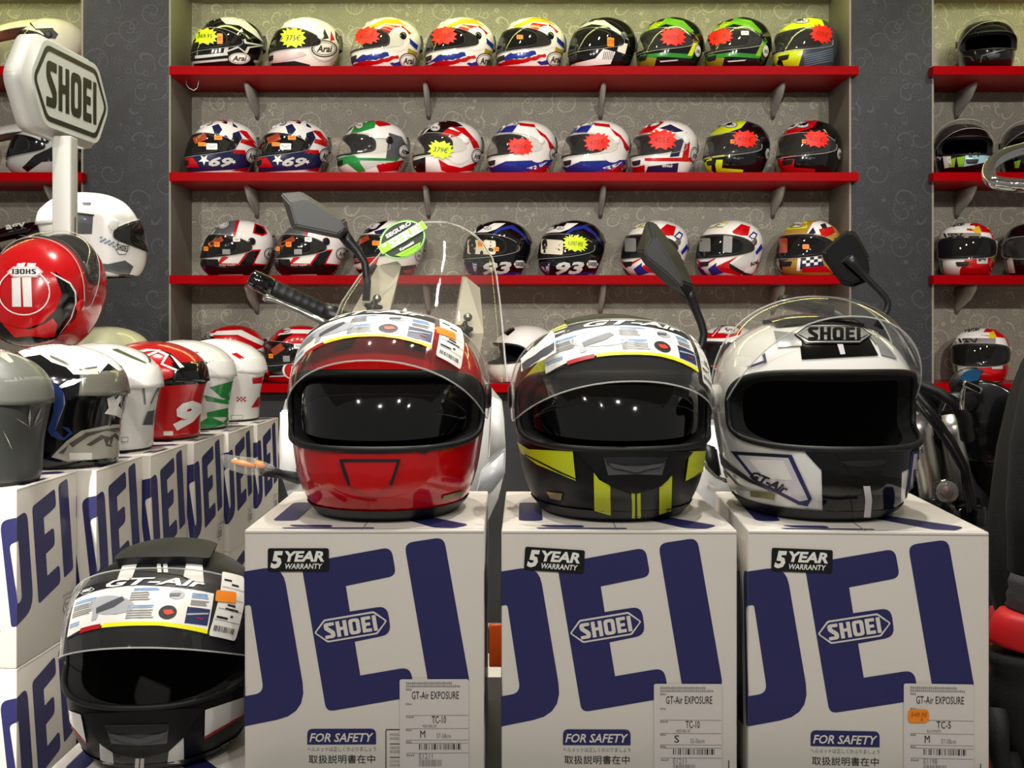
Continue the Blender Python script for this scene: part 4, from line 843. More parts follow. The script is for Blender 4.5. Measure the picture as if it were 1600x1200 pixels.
def gt_label(h, a0, a1, zt, zb, tag_=True, tag_px=None, orange=True):
    """product leaflet on the raised visor, and the paper swing tag beside it"""
    sh = h.shape
    def M(off): return lambda x, y: h.vfn(sh.zp(a0+(a1-a0)*x, zt+(zb-zt)*y, .0058+off))
    mb = MB(); L = lambda loop, m, l: lay(mb, flat_polys([loop]), M(.0004*l), m, .08)
    L([(0, .12), (.03, .02), (.5, -.06), (1, .02), (1, .98), (.96, 1.0), (.5, .93), (.18, .95), (0, 1.04)], PAPER, 0)
    L([(0, .24), (.04, .02), (.22, -.02), (.5, -.06), (1, .02), (1, .21), (.5, .12), (.28, .15)], INK, 1)
    L([(.16, .93), (.33, .90), (.33, 1.0), (.16, 1.03)], BANDR, 1); L([(.35, .90), (.7, .90), (1, .97), (1, 1.06), (.68, .98), (.34, .99)], TAGY, 1); L([(0, 1.03), (.14, 1.0), (.14, 1.04), (0, 1.07)], INK, 1)
    V, T_ = text_flat('GT-Air', .03, .3); lay(mb, ([(.29+a*.64, .145-b*.17-.02*sin(a*pi)) for a, b in V], T_), M(.0014), PAPER, .08)
    L(hexa(.04, .06, .20, .19, .05), PAPER, 2); L(hexa(.048, .068, .192, .182, .046), INK, 3); V, T_ = shoei_word(); lay(mb, ([(.075+a*.09, .155-b*.06) for a, b in V], T_), M(.0018), PAPER, None)
    L(ellipse(.36, .52, .15, .22, rot=-.45), SILP, 1); L([(.27, .56), (.44, .36), (.46, .44), (.40, .58), (.28, .68)], SILD, 2); L([(.245, .62), (.30, .66), (.29, .80), (.25, .82)], SILP, 1)
    L(ellipse(.755, .32, .05, .10), SILP, 1); L([(.71, .30), (.78, .28), (.77, .36), (.71, .37)], SILD, 2)
    L(ellipse(.72, .70, .055, .145), INK, 1); L([(.69, .66), (.74, .64), (.76, .72), (.72, .76), (.70, .74)], mat('photo_red', 'd8402a', .4), 2)
    L(rect(.835, .56, .99, .90), PBLUE, 1); L([(.84, .70), (.98, .64), (.98, .67), (.84, .74)], SILP, 2); L([(.91, .76), (.95, .77), (.95, .80), (.91, .79)], BANDR, 2)
    rr = random.Random(3)
    for x0, x1, ys, m in ((.03, .26, (.32, .36), LBLUE), (.03, .24, (.42, .46, .50, .55, .59, .63), PAPERG), (.02, .15, (.78, .83), LBLUE), (.50, .66, (.19, .22), LBLUE), (.49, .61, (.28, .33, .38, .43), PAPERG), (.49, .65, (.56, .60), LBLUE), (.49, .65, (.66, .71, .76, .81), PAPERG), (.85, .98, (.26, .30, .34), LBLUE), (.85, .98, (.41, .45, .49), PAPERG)):
        for y in ys: L([(x0, y), (x1-rr.random()*.04, y-.01), (x1-.02, y+.018), (x0, y+.026)], m, 1)
    mb.build('visor_leaflet', h.root)
    if tag_:
        t0, t1, z0, z1, sk = tag_px or (R(47), R(66), .196, .118, .05)
        Q = lambda off: (lambda x, y: h.vfn(sh.zp(t0+(t1-t0)*(x+sk*(1-y)*3-sk), z0+(z1-z0)*y, .0075+off)))
        mb = MB(); lay(mb, flat_polys([rounded([(0, 0, .08), (1, 0, .08), (1, 1, .08), (0, 1, .08)])]), Q(0), PAPER, .2)
        for y in (.25, .42, .58, .75): lay(mb, flat_polys([rect(.05, y, .95, y+.008)]), Q(.0004), PAPERG, .3)
        for x, y, wd in ((.1, .12, .3), (.4, .18, .3), (.35, .50, .3), (.3, .56, .5), (.55, .66, .1), (.08, .70, .4)): lay(mb, flat_polys([rect(x, y, x+wd, y+.03)]), Q(.0004), INK, .3)
        k = .1
        while k < .85: wd = rr.choice((.012, .02, .035)); lay(mb, flat_polys([rect(k, .84, k+wd, .92)]), Q(.0004), INK, None); k += wd+rr.choice((.014, .022, .03))
        if orange: lay(mb, flat_polys([rounded([(-.15, .33, .06), (.6, .30, .06), (.62, .47, .06), (-.12, .50, .06)])]), Q(.001), ORANGE, .2)
        mb.build('swing_tag', h.root)
def topvent(h, m, d=.006):
    mb = MB(); h.raised(mb, rounded([(-.062, -.030, .01), (0, -.042, .03), (.062, -.030, .01), (.055, .055, .02), (-.055, .055, .02)]), h.top, d, m); mb.build('top_vent', h.root)
def chinvent(h, pts, m, pts2=None, m2=None):
    mb = MB(); h.raised(mb, pts, h.view, .0035, m, 24)
    if pts2: lay(mb, flat_polys([pts2]), h.view(.0045), m2 or MATTE, 20)
    mb.build('chin_vent', h.root)

h = tour(609, 1.47, TOPZ+.0014, -3, DKRED, 'red touring helmet on the left front carton', G1)
h.dec([(905, 1012), (1012, 985), (1002, 1010), (902, 1035)], FOIL, 2, False)
chinvent(h, rounded([(392, 832, 8), (668, 832, 8), (628, 960, 10), (530, 1010, 30), (432, 960, 10)]), DKRED, [(375, 824), (685, 824), (640, 955), (626, 952), (664, 838), (396, 838), (430, 955), (416, 957)], INK)
for sx in (-1, 1): h.dec([(sx*.035, .218), (sx*.06, .212), (sx*.05, .235), (sx*.03, .238)], GLOSSB, 1, False, mapf=h.front)
mb = MB(); lay(mb, flat_polys([rounded([(765, 758, 10), (832, 758, 10), (825, 792, 14), (775, 792, 14)])]), h.view(.003), MATTE, 20); mb.build('visor_latch', h.root)
h.finish(VIS_CLEAR, R(37), sun=VIS_DARK, vents=False, pods=MATTE); topvent(h, DKRED); gt_label(h, R(-56), R(30), .188, .126, tag_px=(R(33), R(50), .192, .112, .0))

h = tour(953, 1.47, TOPZ+.0014, 5, MATB, 'matte black and fluorescent yellow touring helmet on the middle front carton', G2)
for q, m, l in (([(100, 735), (160, 772), (386, 784), (402, 935), (330, 905), (200, 850), (120, 790)], YELM, 2), ([(985, 785), (1070, 780), (1055, 890), (963, 937)], YELM, 2), ([(494, 893), (522, 930), (580, 960), (580, 1112), (497, 1088)], YELM, 2), ([(895, 903), (830, 962), (830, 1108), (892, 1090)], YELM, 2),
                ([(580, 962), (690, 1005), (830, 962), (830, 1112), (580, 1114)], CARB, 1), ([(688, 972), (704, 972), (706, 1124), (690, 1124)], YELM, 3), ([(714, 972), (733, 972), (736, 1122), (718, 1124)], YELM, 3), ([(250, 990), (332, 1000), (326, 1036), (272, 1026)], mat('gold_badge', 'b09a6a', .3, .6), 2),
                ([(140, 795), (330, 890), (402, 922), (402, 928), (320, 896), (140, 803)], INK, 3), ([(120, 420), (320, 195), (352, 330), (200, 380), (150, 430)], YELM, 1), ([(1000, 912), (1060, 880), (1060, 886), (963, 927)], INK, 3)): h.dec(q, m, l, False)
chinvent(h, rounded([(405, 782), (1000, 786), (870, 930, 20), (835, 962), (705, 1000, 30), (580, 960), (500, 890, 20)]), MATB, [(548, 815), (862, 815), (838, 905), (705, 900), (570, 905)], GRAYM)
h.dec([(550, 814), (862, 814), (838, 850), (705, 850), (572, 850)], INK, 14, False); h.dec([(574, 842), (690, 866), (842, 842), (822, 862), (705, 888), (590, 866)], GRAYM, 16, False)
h.dec([(-.12, .235), (.12, .235), (.1, .25), (-.1, .25)], YELM, 1, False, mapf=h.front)
h.finish(VIS_CLEAR, R(29), sun=VIS_DARK, vents=False, pods=MATTE); topvent(h, MATB); gt_label(h, R(-46), R(43), .187, .124, tag_px=(R(46), R(62), .190, .108, .03), orange=False)
mb = MB(); lay(mb, flat_polys([[(190, 350), (322, 235), (345, 330), (200, 405)]]), h.view(.028), PAPER, 20); lay(mb, flat_polys([[(200, 372), (330, 285), (332, 320), (205, 405)]]), h.view(.0284), GRAYM, 20); mb.build('visor_notice', h.root)

h = tour(1270, 1.47, TOPZ+.0014, 7, WHT, 'white, black and grey touring helmet on the right front carton', G3)
for q, m, l in (([(555, 775), (1172, 775), (1102, 880), (1062, 900), (1057, 1082), (880, 1122), (665, 1088), (660, 890)], GLOSSB, 1), ([(868, 968), (902, 968), (912, 1035), (906, 1122), (872, 1122), (878, 1035)], PLIL, 3), ([(205, 793), (512, 812), (612, 1032), (590, 1070), (545, 1062), (330, 950)], NAVY, 1), ([(240, 812), (495, 828), (594, 1036), (552, 1044), (340, 938)], PLIL, 2),
                ([(300, 835), (470, 840), (520, 940), (380, 930)], WHT, 3), ([(110, 735), (165, 835), (310, 935), (425, 1002), (300, 950), (150, 860)], INK, 2), ([(165, 885), (235, 960), (320, 995), (205, 985)], PGREY, 2), ([(305, 988), (430, 1005), (426, 1036), (308, 1020)], FOIL, 4), ([(200, 795), (500, 812), (495, 826), (350, 815), (235, 808)], INK, 3),
                ([(1110, 795), (1168, 790), (1152, 920), (1085, 1048), (1093, 935)], NAVY, 2), ([(1120, 808), (1158, 802), (1142, 915), (1096, 1020), (1103, 938)], PLIL, 3), ([(548, 230), (560, 332), (945, 312), (900, 225)], GLOSSB, 1), ([(420, 190), (556, 205), (560, 265), (440, 272)], PGREY, 2), ([(890, 160), (950, 170), (935, 260), (900, 215)], PGREY, 2), ([(470, 170), (560, 110), (860, 100), (900, 165), (700, 150)], GLOSSB, 1),
                ([(735, 250), (764, 250), (778, 308), (754, 310)], PLIL, 3), ([(362, 312), (376, 300), (386, 345), (290, 378), (290, 368), (372, 338)], NAVY, 2), ([(920, 190), (1010, 290), (1040, 330), (960, 310)], PGREY, 1)): h.dec(q, m, l, False)
h.dec(hexa(522, 170, 912, 258, 60), GLOSSB, 4, False); h.dec(hexa(530, 176, 904, 252, 56), PGREY, 5, False); h.dec(hexa(542, 184, 892, 244, 52), GLOSSB, 6, False); h.dec(hexa(546, 187, 888, 241, 50), PGREY, 7, False)
h.text('', 722, 212, 262, 62, GLOSSB, 0, 8, flat=shoei_word()); h.text('GT-Air', 402, 948, 200, 44, INK, .42, 5, bold=.04, shear=.3)
chinvent(h, rounded([(715, 780), (1000, 775), (960, 905, 20), (880, 930, 30), (800, 905, 20)]), GLOSSB, [(745, 845), (980, 835), (965, 860), (880, 872), (790, 865)], MATTE)
h.finish(VIS_CLEAR, R(55), vents=False, pods=WHT); topvent(h, GLOSSB)

carton((-.580, 1.335, BZ-.014-BH), R(-1), 'white carton under the black and white helmet at the lower left', 'loose carton at the lower left', logo=False, w_=.255)
block('low_plinth', (-.60, 1.30, 0), (-.325, 1.70, BZ-.0145-BH), PLB, 'low dark plinth under the lower left helmet carton', 'plinth')
h = tour(262, 1.50, BZ-.0125, 3, MATB, 'matte black and white touring helmet at the lower left', G4)
for q, m, l in (([(330, 908), (405, 935), (430, 1068), (365, 992), (340, 950)], WHT, 2), ([(340, 950), (365, 1000), (430, 1070), (428, 1080), (355, 1005)], BANDR, 1), ([(1008, 912), (1210, 845), (1215, 930), (1005, 1048)], WHT, 2), ([(1005, 1040), (1210, 925), (1210, 935), (1004, 1055)], BANDR, 3), ([(495, 1070), (560, 1115), (568, 1215), (502, 1215)], WHT, 2), ([(903, 1045), (908, 1215), (820, 1215), (832, 1112)], WHT, 2),
                ([(560, 1118), (690, 1150), (832, 1115), (820, 1215), (568, 1215)], CARB, 1), ([(671, 1145), (689, 1145), (684, 1215), (664, 1215)], WHT, 3), ([(695, 1145), (713, 1145), (709, 1215), (690, 1215)], WHT, 3), ([(610, 195), (685, 180), (640, 300), (560, 330)], WHT, 2), ([(925, 165), (995, 165), (1005, 300), (905, 260)], WHT, 2), ([(772, 172), (790, 170), (798, 240), (778, 240)], WHT, 2), ([(803, 170), (822, 170), (830, 240), (808, 240)], WHT, 2),
                ([(620, 230), (700, 200), (920, 200), (940, 260), (780, 235)], CARB, 1), ([(1085, 1085), (1155, 1045), (1160, 1065), (1095, 1100)], FOIL, 3)): h.dec(q, m, l, False)
chinvent(h, rounded([(415, 930), (1005, 900), (905, 1040, 20), (830, 1110), (690, 1145, 30), (565, 1115), (495, 1070, 20)]), MATB, [(530, 985), (830, 980), (822, 1070), (690, 1080), (560, 1070)], GRAYM)
h.dec([(530, 985), (830, 980), (815, 1015), (690, 1020), (555, 1020)], INK, 14, False); h.dec([(552, 1018), (690, 1045), (828, 1008), (800, 1040), (690, 1068), (570, 1042)], GRAYM, 16, False)
h.finish(VIS_CLEAR, R(27), vents=False, pods=MATTE); topvent(h, MATTE, .013); gt_label(h, R(-46), R(36), .176, .112, tag_px=(R(38), R(56), .196, .106, .08))

# ------------------------------------------------------------------ row of helmets on the left cartons, seen from their backs
Q1, Q2, Q3, W1, RD = (0, 530, 5.218), (0, 500, 3.529), (160, 530, 5.714), (0, 300, 5.333), (0, 370, 6.314)
GL = 'helmets along the left row of cartons'
def row_helm(i, Xc, Y, base, label, crop, yaw=-106): return Helm('rear', (Xc+.013, Y, ZL+.0008), R(yaw), base, label, group=GL, crop=crop, scale=.925)
MGREY = paint('3c3e3c', .42, .1); LGREY = paint('5c5e58', .4, .1); SWIRL = paint('b9b6aa', .2); SWD = paint('5a584f', .2)
h = row_helm(0, -.972, 1.955, MGREY, 'matte grey helmet with spider web lines, nearest on the left cartons', Q1)
h.dec([(-20, 0), (60, 90), (390, 355), (390, 375), (200, 360), (-20, 410)], LGREY, 1)
for q in ([(90, 440), (180, 500), (260, 540), (340, 555), (260, 535), (180, 492), (92, 432)], [(200, 440), (240, 500), (245, 560), (232, 500)], [(120, 640), (180, 680), (250, 725), (180, 672)], [(240, 560), (225, 640), (235, 710), (246, 640)], [(20, 740), (60, 830), (95, 900), (65, 820)], [(0, 60), (110, 190), (80, 200), (0, 150)]): h.dec(q, SWIRL, 2)
h.finish(VIS_SMOKE, spoiler=LGREY, pods=MATTE)
h = row_helm(1, -.925, 2.205, BLACK, 'glossy black helmet with silver swirls and blue tentacle, left row', Q1)
for q, m, l in (([(150, 110), (300, 30), (430, 20), (560, 60), (680, 40), (860, 40), (1000, 100), (1080, 350), (880, 200), (800, 290), (600, 290), (540, 230), (420, 190), (340, 130), (200, 150)], WHITE, 1), ([(220, 140), (340, 120), (430, 150), (540, 210), (610, 250), (790, 240), (800, 288), (600, 288), (540, 228), (420, 188), (330, 132)], SWIRL, 2), ([(400, 130), (520, 180), (600, 230), (560, 225), (420, 160)], SWD, 3), ([(640, 245), (790, 225), (790, 238), (650, 262)], SWD, 3),
                ([(420, 960), (540, 830), (660, 745), (880, 700), (980, 745), (1050, 690), (965, 830), (960, 960), (560, 1000)], SWIRL, 1), ([(560, 850), (700, 760), (900, 725), (960, 760), (860, 745), (720, 790), (590, 880)], SWD, 2), ([(700, 860), (820, 780), (900, 800), (870, 850), (920, 880), (860, 870), (840, 810), (740, 870)], SWD, 2), ([(470, 930), (560, 860), (520, 930)], SWD, 2), ([(480, 385), (550, 340), (705, 316), (600, 372), (500, 402)], WHITE, 2),
                ([(375, 345), (440, 350), (520, 430), (535, 520), (485, 640), (452, 740), (520, 802), (562, 762), (500, 710), (560, 718), (592, 770), (520, 826), (420, 792), (388, 740), (436, 600), (440, 480), (378, 400)], paint('27407e'), 2), ([(520, 430), (532, 520), (482, 640), (450, 740), (470, 690), (520, 560)], paint('9fb0d4'), 3), ([(868, 482), (920, 458), (962, 540), (1022, 612), (990, 652), (940, 622), (846, 604), (880, 560)], WHITE, 2)): h.dec(q, m, l)
h.dec(ellipse(1028, 515, 54, 92), SWIRL, 3); h.dec(ellipse(1030, 512, 42, 78), paint('2a3060'), 4); h.dec(rect(565, 925, 745, 982), PAPER, 4, False)
h.finish(VIS_SMOKE, spoiler=SWD, pods=BLACK)
h = row_helm(2, -.938, 2.46, WHITE, 'white helmet with dark rear vents behind the black swirled one', Q3)
for q, m, l in (([(80, 95), (130, 88), (285, 160), (380, 205), (395, 222), (260, 172)], paint('55583a'), 1), ([(330, 385), (470, 348), (510, 360), (360, 402)], INK, 1), ([(400, 645), (515, 620), (500, 762), (355, 765)], GREYP, 1), ([(350, 400), (372, 400), (384, 580), (372, 585)], GREYP, 1), ([(490, 380), (540, 380), (540, 640), (505, 640)], GREYP, 1)): h.dec(q, m, l)
h.dec(rect(165, 872, 228, 918), PAPERG, 2, False); h.dec(rect(170, 878, 222, 912), WHITE, 3, False); h.finish(VIS_SMOKE, spoiler=WHITE, pods=WHITE)
h = row_helm(3, -.906, 2.715, RED, 'red helmet numbered 9 with white zigzag lines in the left row', Q3)
for q, m, l in (([(235, 122), (400, 90), (525, 100), (400, 112), (255, 138)], WHITE, 1), ([(370, 152), (500, 100), (595, 140), (540, 220), (700, 282), (690, 300), (518, 226), (560, 150), (500, 120), (405, 158), (520, 282), (510, 305)], WHITE, 2), ([(560, 110), (605, 128), (855, 340), (890, 372), (790, 362), (690, 280)], BLACK, 1), ([(600, 140), (640, 165), (830, 345), (800, 350), (700, 270)], WHITE, 2), ([(550, 365), (680, 322), (800, 360), (900, 368), (890, 395), (550, 415)], BLACK, 1)): h.dec(q, m, l)
h.text('9', 752, 682, 250, 270, WHITE, 0, 3, bold=.06, shear=.35); h.dec(rect(545, 820, 628, 858), PAPER, 3, False); h.finish(VIS_SMOKE, spoiler=BLACK, pods=BLACK)
h = row_helm(4, -.903, 2.97, WHITE, 'green and white helmet in the left row behind the red 9', Q3)
for q, m, l in (([(585, 128), (640, 98), (865, 118), (800, 142), (700, 162)], RED, 1), ([(760, 222), (990, 193), (1068, 290), (1042, 318), (850, 312)], GREEN, 1), ([(955, 430), (1180, 368), (1200, 545), (1060, 522)], GREEN, 1), ([(905, 498), (1195, 572), (1185, 592), (925, 552)], GREEN, 1), ([(930, 655), (1185, 598), (1145, 695), (935, 695)], GREEN, 1), ([(840, 760), (960, 690), (1095, 752), (1000, 785), (870, 795)], GREEN, 1), ([(705, 190), (860, 170), (850, 180), (710, 200)], GREEN, 1)): h.dec(q, m, l)
h.finish(VIS_SMOKE, spoiler=WHITE, pods=WHITE)
h = row_helm(5, -.878, 3.225, WHITE, 'white helmet with red checks, farthest on the left cartons', Q3)
for q in ([(1150, 132), (1200, 122), (1345, 222), (1300, 225)], [(1335, 340), (1425, 340), (1425, 392), (1340, 398)], [(1385, 520), (1450, 510), (1385, 605), (1325, 612)]): h.dec(q, RED)
for a in range(5):
    for b in range(3):
        if (a+b) % 2 == 0: h.dec(rect(1198+a*16, 515+b*14, 1214+a*16, 529+b*14), RED, 1, False)
h.dec(rect(1146, 678, 1252, 714), PAPERG, 2, False); h.dec(rect(1150, 682, 1248, 710), WHITE, 3, False); h.finish(VIS_SMOKE, spoiler=WHITE, pods=WHITE)

# ------------------------------------------------------------------ sign stand with helmets on its arms
SX, SY = -1.122, 2.80; PLAST = mat('white_plastic', 'c2c2bb', .35); SIGNF = mat('sign_face', 'dfe6dc', .25); SIGNK = mat('sign_letters', '1c2418', .4)
st = empty('display_stand', (SX, SY, 0), label='tall white display stand with hexagon sign and helmet arms at the left', cat='stand')
MB().box((0, 0, .86), (.047, .047, 1.72), PLAST, bev=.004).box((.024, .002, 1.30), (.002, .004, .44), SIGNK).build('post', st)
MB().box((-.12, 0, .012), (.30, .44, .024), PLAST, bev=.006).build('base_plate', st)
sp = MB(); M_ = Matrix.Rotation(pi/2, 4, 'Z')
HX = hexa(-.23, -.118, .23, .118, .075, .03)
sp.prism(HX, -.012, .03, PLAST, M_, .0025)
FX = lambda off: (lambda x, y: Vector((.0305+off, x, y)))
lay(sp, flat_polys([hexa(-.212, -.105, .212, .105, .068, .03)]), FX(.0004), SIGNF, None, False); lay(sp, flat_polys([hexa(-.198, -.092, .198, .092, .063, .02), hexa(-.184, -.079, .184, .079, .057, .015)]), FX(.001), SIGNK, None, False)
lay(sp, put(shoei_word(), -.135, -.056, .27, .112), FX(.001), SIGNK, None, False)
sp.build('hexagon_sign', st, loc=(-.0255, .035, 1.835), rot=(0, 0, R(-4.4)), fix=False)
for nm, pts in (('helmet_arm', [(0, -.02, 1.325), (.02, -.09, 1.325), (.025, -.16, 1.325)]), ('helmet_arm', [(0, .02, 1.36), (-.04, .2, 1.36), (-.10, .44, 1.36), (-.107, .48, 1.38), (-.107, .48, 1.45)]), ('helmet_arm', [(0, .02, .97), (-.03, .25, .97), (-.065, .47, .97), (-.068, .5, .985), (-.068, .5, 1.06)])):
    MB().tube(pts, .009, STEEL, 10).build(nm, st)
GS = 'helmets held on the sign stand'
m3 = Matrix(((-1, 0, 0), (0, 0, -1), (0, -1, 0))).to_4x4(); rt = (Matrix.Rotation(R(-10), 4, 'Z') @ Matrix.Rotation(R(14), 4, 'Y') @ Matrix.Rotation(R(-12), 4, 'X') @ m3).to_euler()
h = Helm('rear', (-1.075, 2.70, 1.312), 0, RED, 'red and black helmet hung with its crown towards the viewer, on the sign stand', group=GS, rot=tuple(rt), crop=RD, scale=.88)
for q, m, l in (([(-60, 780), (60, 880), (250, 905), (420, 850), (550, 720), (610, 560), (560, 420), (540, 340), (680, 460), (745, 540), (780, 640), (740, 800), (560, 1000), (300, 1060), (-60, 1050)], BLACK, 1), ([(30, 860), (180, 900), (300, 910), (430, 860), (520, 800), (560, 860), (540, 980), (420, 990), (300, 975), (150, 990)], RED, 2), ([(500, 350), (690, 450), (745, 540), (750, 640), (700, 800), (560, 990), (690, 800), (735, 650), (730, 550), (680, 465), (505, 362)], WHITE, 3), ([(120, 410), (205, 400), (212, 690), (125, 690)], WHITE, 2), ([(220, 400), (310, 400), (318, 690), (235, 690)], WHITE, 2),
                ([(175, 268), (255, 258), (240, 300), (165, 300)], WHITE, 2), ([(275, 262), (360, 265), (345, 300), (265, 300)], WHITE, 2)): h.dec(q, m, l, False)
h.dec(None, WHITE, 4, False, loops=[ellipse(240, 545, 255, 230), ellipse(240, 545, 243, 218)]); h.dec(hexa(78, 298, 428, 402, 60), WHITE, 4, False); h.dec(hexa(86, 304, 420, 396, 56), RED, 5, False); h.dec(hexa(92, 308, 414, 392, 54), WHITE, 6, False)
V, T_ = shoei_word(); h.text('', 244, 348, 232, 50, INK, 0, 7, flat=([(1-a, 1-b) for a, b in V], T_))
h.finish(VIS_CLEAR, R(6), pods=RED, vents=False)
h = Helm('rear', ((147-CX)*3.28/F, 3.28, 1.392), R(143), WHITE, 'white helmet with checker stripe facing away behind the sign post', group=GS, crop=W1, scale=.97)
for q, m, l in (([(640, 190), (775, 190), (765, 350), (640, 350)], GREYP, 1), ([(650, 440), (740, 465), (800, 560), (660, 570)], GREYP, 1), ([(655, 465), (750, 480), (760, 540), (670, 540)], INK, 2), ([(630, 170), (785, 190), (780, 205), (630, 190)], INK, 2), ([(680, 88), (760, 90), (755, 106), (690, 104)], INK, 2), ([(700, 585), (900, 600), (1040, 570), (1110, 620), (1060, 720), (900, 720), (700, 690)], GREYP, 1), ([(800, 640), (1000, 690), (980, 705), (810, 700)], SILVW, 2)): h.dec(q, m, l, False)
for a in range(7):
    for b in range(3):
        if (a+b) % 2 == 0: h.dec(rect(832+a*17, 372+b*16+a*7, 849+a*17, 388+b*16+a*7), paint('7890a8'), 2, False)
h.dec(hexa(950, 408, 1078, 522, 36), GREYP, 3, False); h.dec(hexa(956, 414, 1072, 516, 34), WHITE, 4, False); h.text('', 1014, 466, 92, 50, INK, .22, 5, flat=shoei_word()); h.finish(VIS_SMOKE, spoiler=WHITE, pods=WHITE)
h = Helm('rear', ((172-CX)*3.3/F, 3.3, 1.0), R(160), paint('c9c9a4', .3), 'pale beige helmet low behind the left row of helmets', group=GS, scale=.98); h.finish(VIS_SMOKE, pods=WHITE)

# ------------------------------------------------------------------ adventure helmets on the left shelves
def peak(h, m, drop_=0.):
    rings = []
    for k in range(9):
        t = k/8; w_ = .098*(1-.28*t); y = -.055-.225*t; zc = .247-.02*t-.045*t*t-drop_*t
        up = [(w_*u, y+.02*abs(u)**2, zc-.05*abs(u)**2.2*(1-.35*t)) for u in [q/6 for q in range(-6, 7)]]; dn = [(x*.97, yy, z-.006) for x, yy, z in up]
        rings.append([Vector(p) for p in up+dn[::-1]])
    MB().loft(rings, m).build('peak', h.root)
def adv(cx, row, base, label, yaw, crop, pk): 
    h = Helm('race', ((cx-CX)*YH/F, YH, SHZ[row]+.0005), R(yaw), base, label, group='helmets on the left shelves', crop=crop, scale=.93); h.pk = pk; return h
B4, B5 = (0, 0, 4), (0, 160, 4.614)
h = adv(78, 0, paint('d8d4c0'), 'pale peaked helmet on the top left shelf behind the hexagon sign', -80, B4, 1)
h.dec([(245, 185), (330, 182), (365, 215), (345, 245), (290, 235)], INK, 2); h.dec([(185, 130), (200, 150), (225, 180), (330, 175), (335, 182), (225, 188), (190, 155)], INK, 2); h.finish(VIS_SMOKE, pods=INK); peak(h, paint('e0dcb8'))
h = adv(-84, 0, paint('d0ccb0'), 'pale helmet cut by the left frame edge on the top left shelf', -70, B4, 0); h.finish(VIS_SMOKE, pods=WHITE)
h = adv(70, 1, paint('a9aaa8', .3), 'silver grey peaked helmet with dark visor on the second left shelf', -76, B5, 1); h.dec([(160, 470), (250, 380), (420, 300), (440, 420), (300, 430), (200, 500)], BLACK); h.finish(VIS_DARK, pods=BLACK); peak(h, paint('b4b5b2', .3))
h = adv(-86, 1, paint('2c2e30', .4), 'dark grey helmet cut by the left frame edge on the second left shelf', -70, B5, 0); h.finish(VIS_SMOKE, pods=BLACK)
h = adv(76, 2, BLACK, 'black peaked helmet with fluorescent yellow marks on the third left shelf', -78, W1, 1)
h.dec([(340, 210), (440, 200), (440, 260), (400, 300), (360, 270)], YEL, 2); h.dec([(370, 320), (440, 300), (440, 350)], WHITE, 2); h.dec([(140, 400), (300, 400), (290, 425), (140, 415)], YEL, 2); h.finish(VIS_DARK, pods=BLACK); peak(h, BLACK)
mb = MB(); V, T_ = text_flat('agv', .03); lay(mb, ([(.0, 0)]*0 or [(a, b) for a, b in V], T_), lambda x, y: Vector((.0855-.02*(1-y)-.012*x, -.165+.08*x, .205+.028*y+.018*x-.01)), PAPER, None, False); mb.build('peak_lettering', h.root)
h = adv(-86, 2, paint('26282a', .3), 'dark helmet cut by the left frame edge on the third left shelf', -70, W1, 0); h.finish(VIS_SMOKE, pods=BLACK)
# ------------------------------------------------------------------ white scooter behind the left front carton
PWH = paint('f0f0f0', .2, .5); PGR = paint('c4c6cc', .25, .3); PLB2 = mat('black_plastic', '131314', .42); BRK = mat('grey_bracket', 'b8b0a4', .5)
LENS = clear('clear_lens', 'f6f4ee', alpha=.10); AMB = mat('amber_bulb', 'd9861a', .25); GLASSM = mat('mirror_glass', '9aa0a4', .05, 1.)
def pts3(L, Y): return [at(p[0], p[1], p[2] if len(p) > 2 else Y) for p in L]
def slab(mb, outline, Y, dY, m, bev=0.):
    """flat piece: outline traced at depth Y, thickness dY straight back"""
    a = pts3(outline, Y); b = [p+Vector((0, dY, 0)) for p in a]; n = len(a); bm = bmesh.new()
    A = [bm.verts.new(p) for p in a]; B = [bm.verts.new(p) for p in b]; bm.faces.new(A); bm.faces.new(B[::-1])
    for i in range(n): bm.faces.new((A[i], B[i], B[(i+1) % n], A[(i+1) % n]))
    if bev: bmesh.ops.bevel(bm, geom=bm.edges[:], offset=bev, segments=2, affect='EDGES')
    return mb.addbm(bm, m, bev > 0)
def lc(o, parent):                                    # keep a world-built mesh under a thing's base
    o.parent = parent; o.matrix_parent_inverse = Matrix.Translation(-parent.location); return o
def faceted(mb, ring0, Y0, ring1, Y1, ring2, Y2, m, bev=.003):
    """shell of three traced outlines with the same number of corners"""
    bm = bmesh.new(); R3 = [[bm.verts.new(p) for p in pts3(r, y)] for r, y in ((ring0, Y0), (ring1, Y1), (ring2, Y2))]; n = len(ring0)
    bm.faces.new(R3[0]); bm.faces.new(R3[2][::-1])
    for k in (0, 1):
        for i in range(n): bm.faces.new((R3[k][i], R3[k+1][i], R3[k+1][(i+1) % n], R3[k][(i+1) % n]))
    bmesh.ops.recalc_face_normals(bm, faces=bm.faces[:]); bmesh.ops.bevel(bm, geom=bm.edges[:], offset=bev, segments=2, affect='EDGES', clamp_overlap=True)
    return mb.addbm(bm, m, False)
A_ = empty('scooter', (at(612, 600, 2.4).x, 2.45, 0), label='white scooter with clear windscreen and green sticker behind the red helmet', cat='scooter')
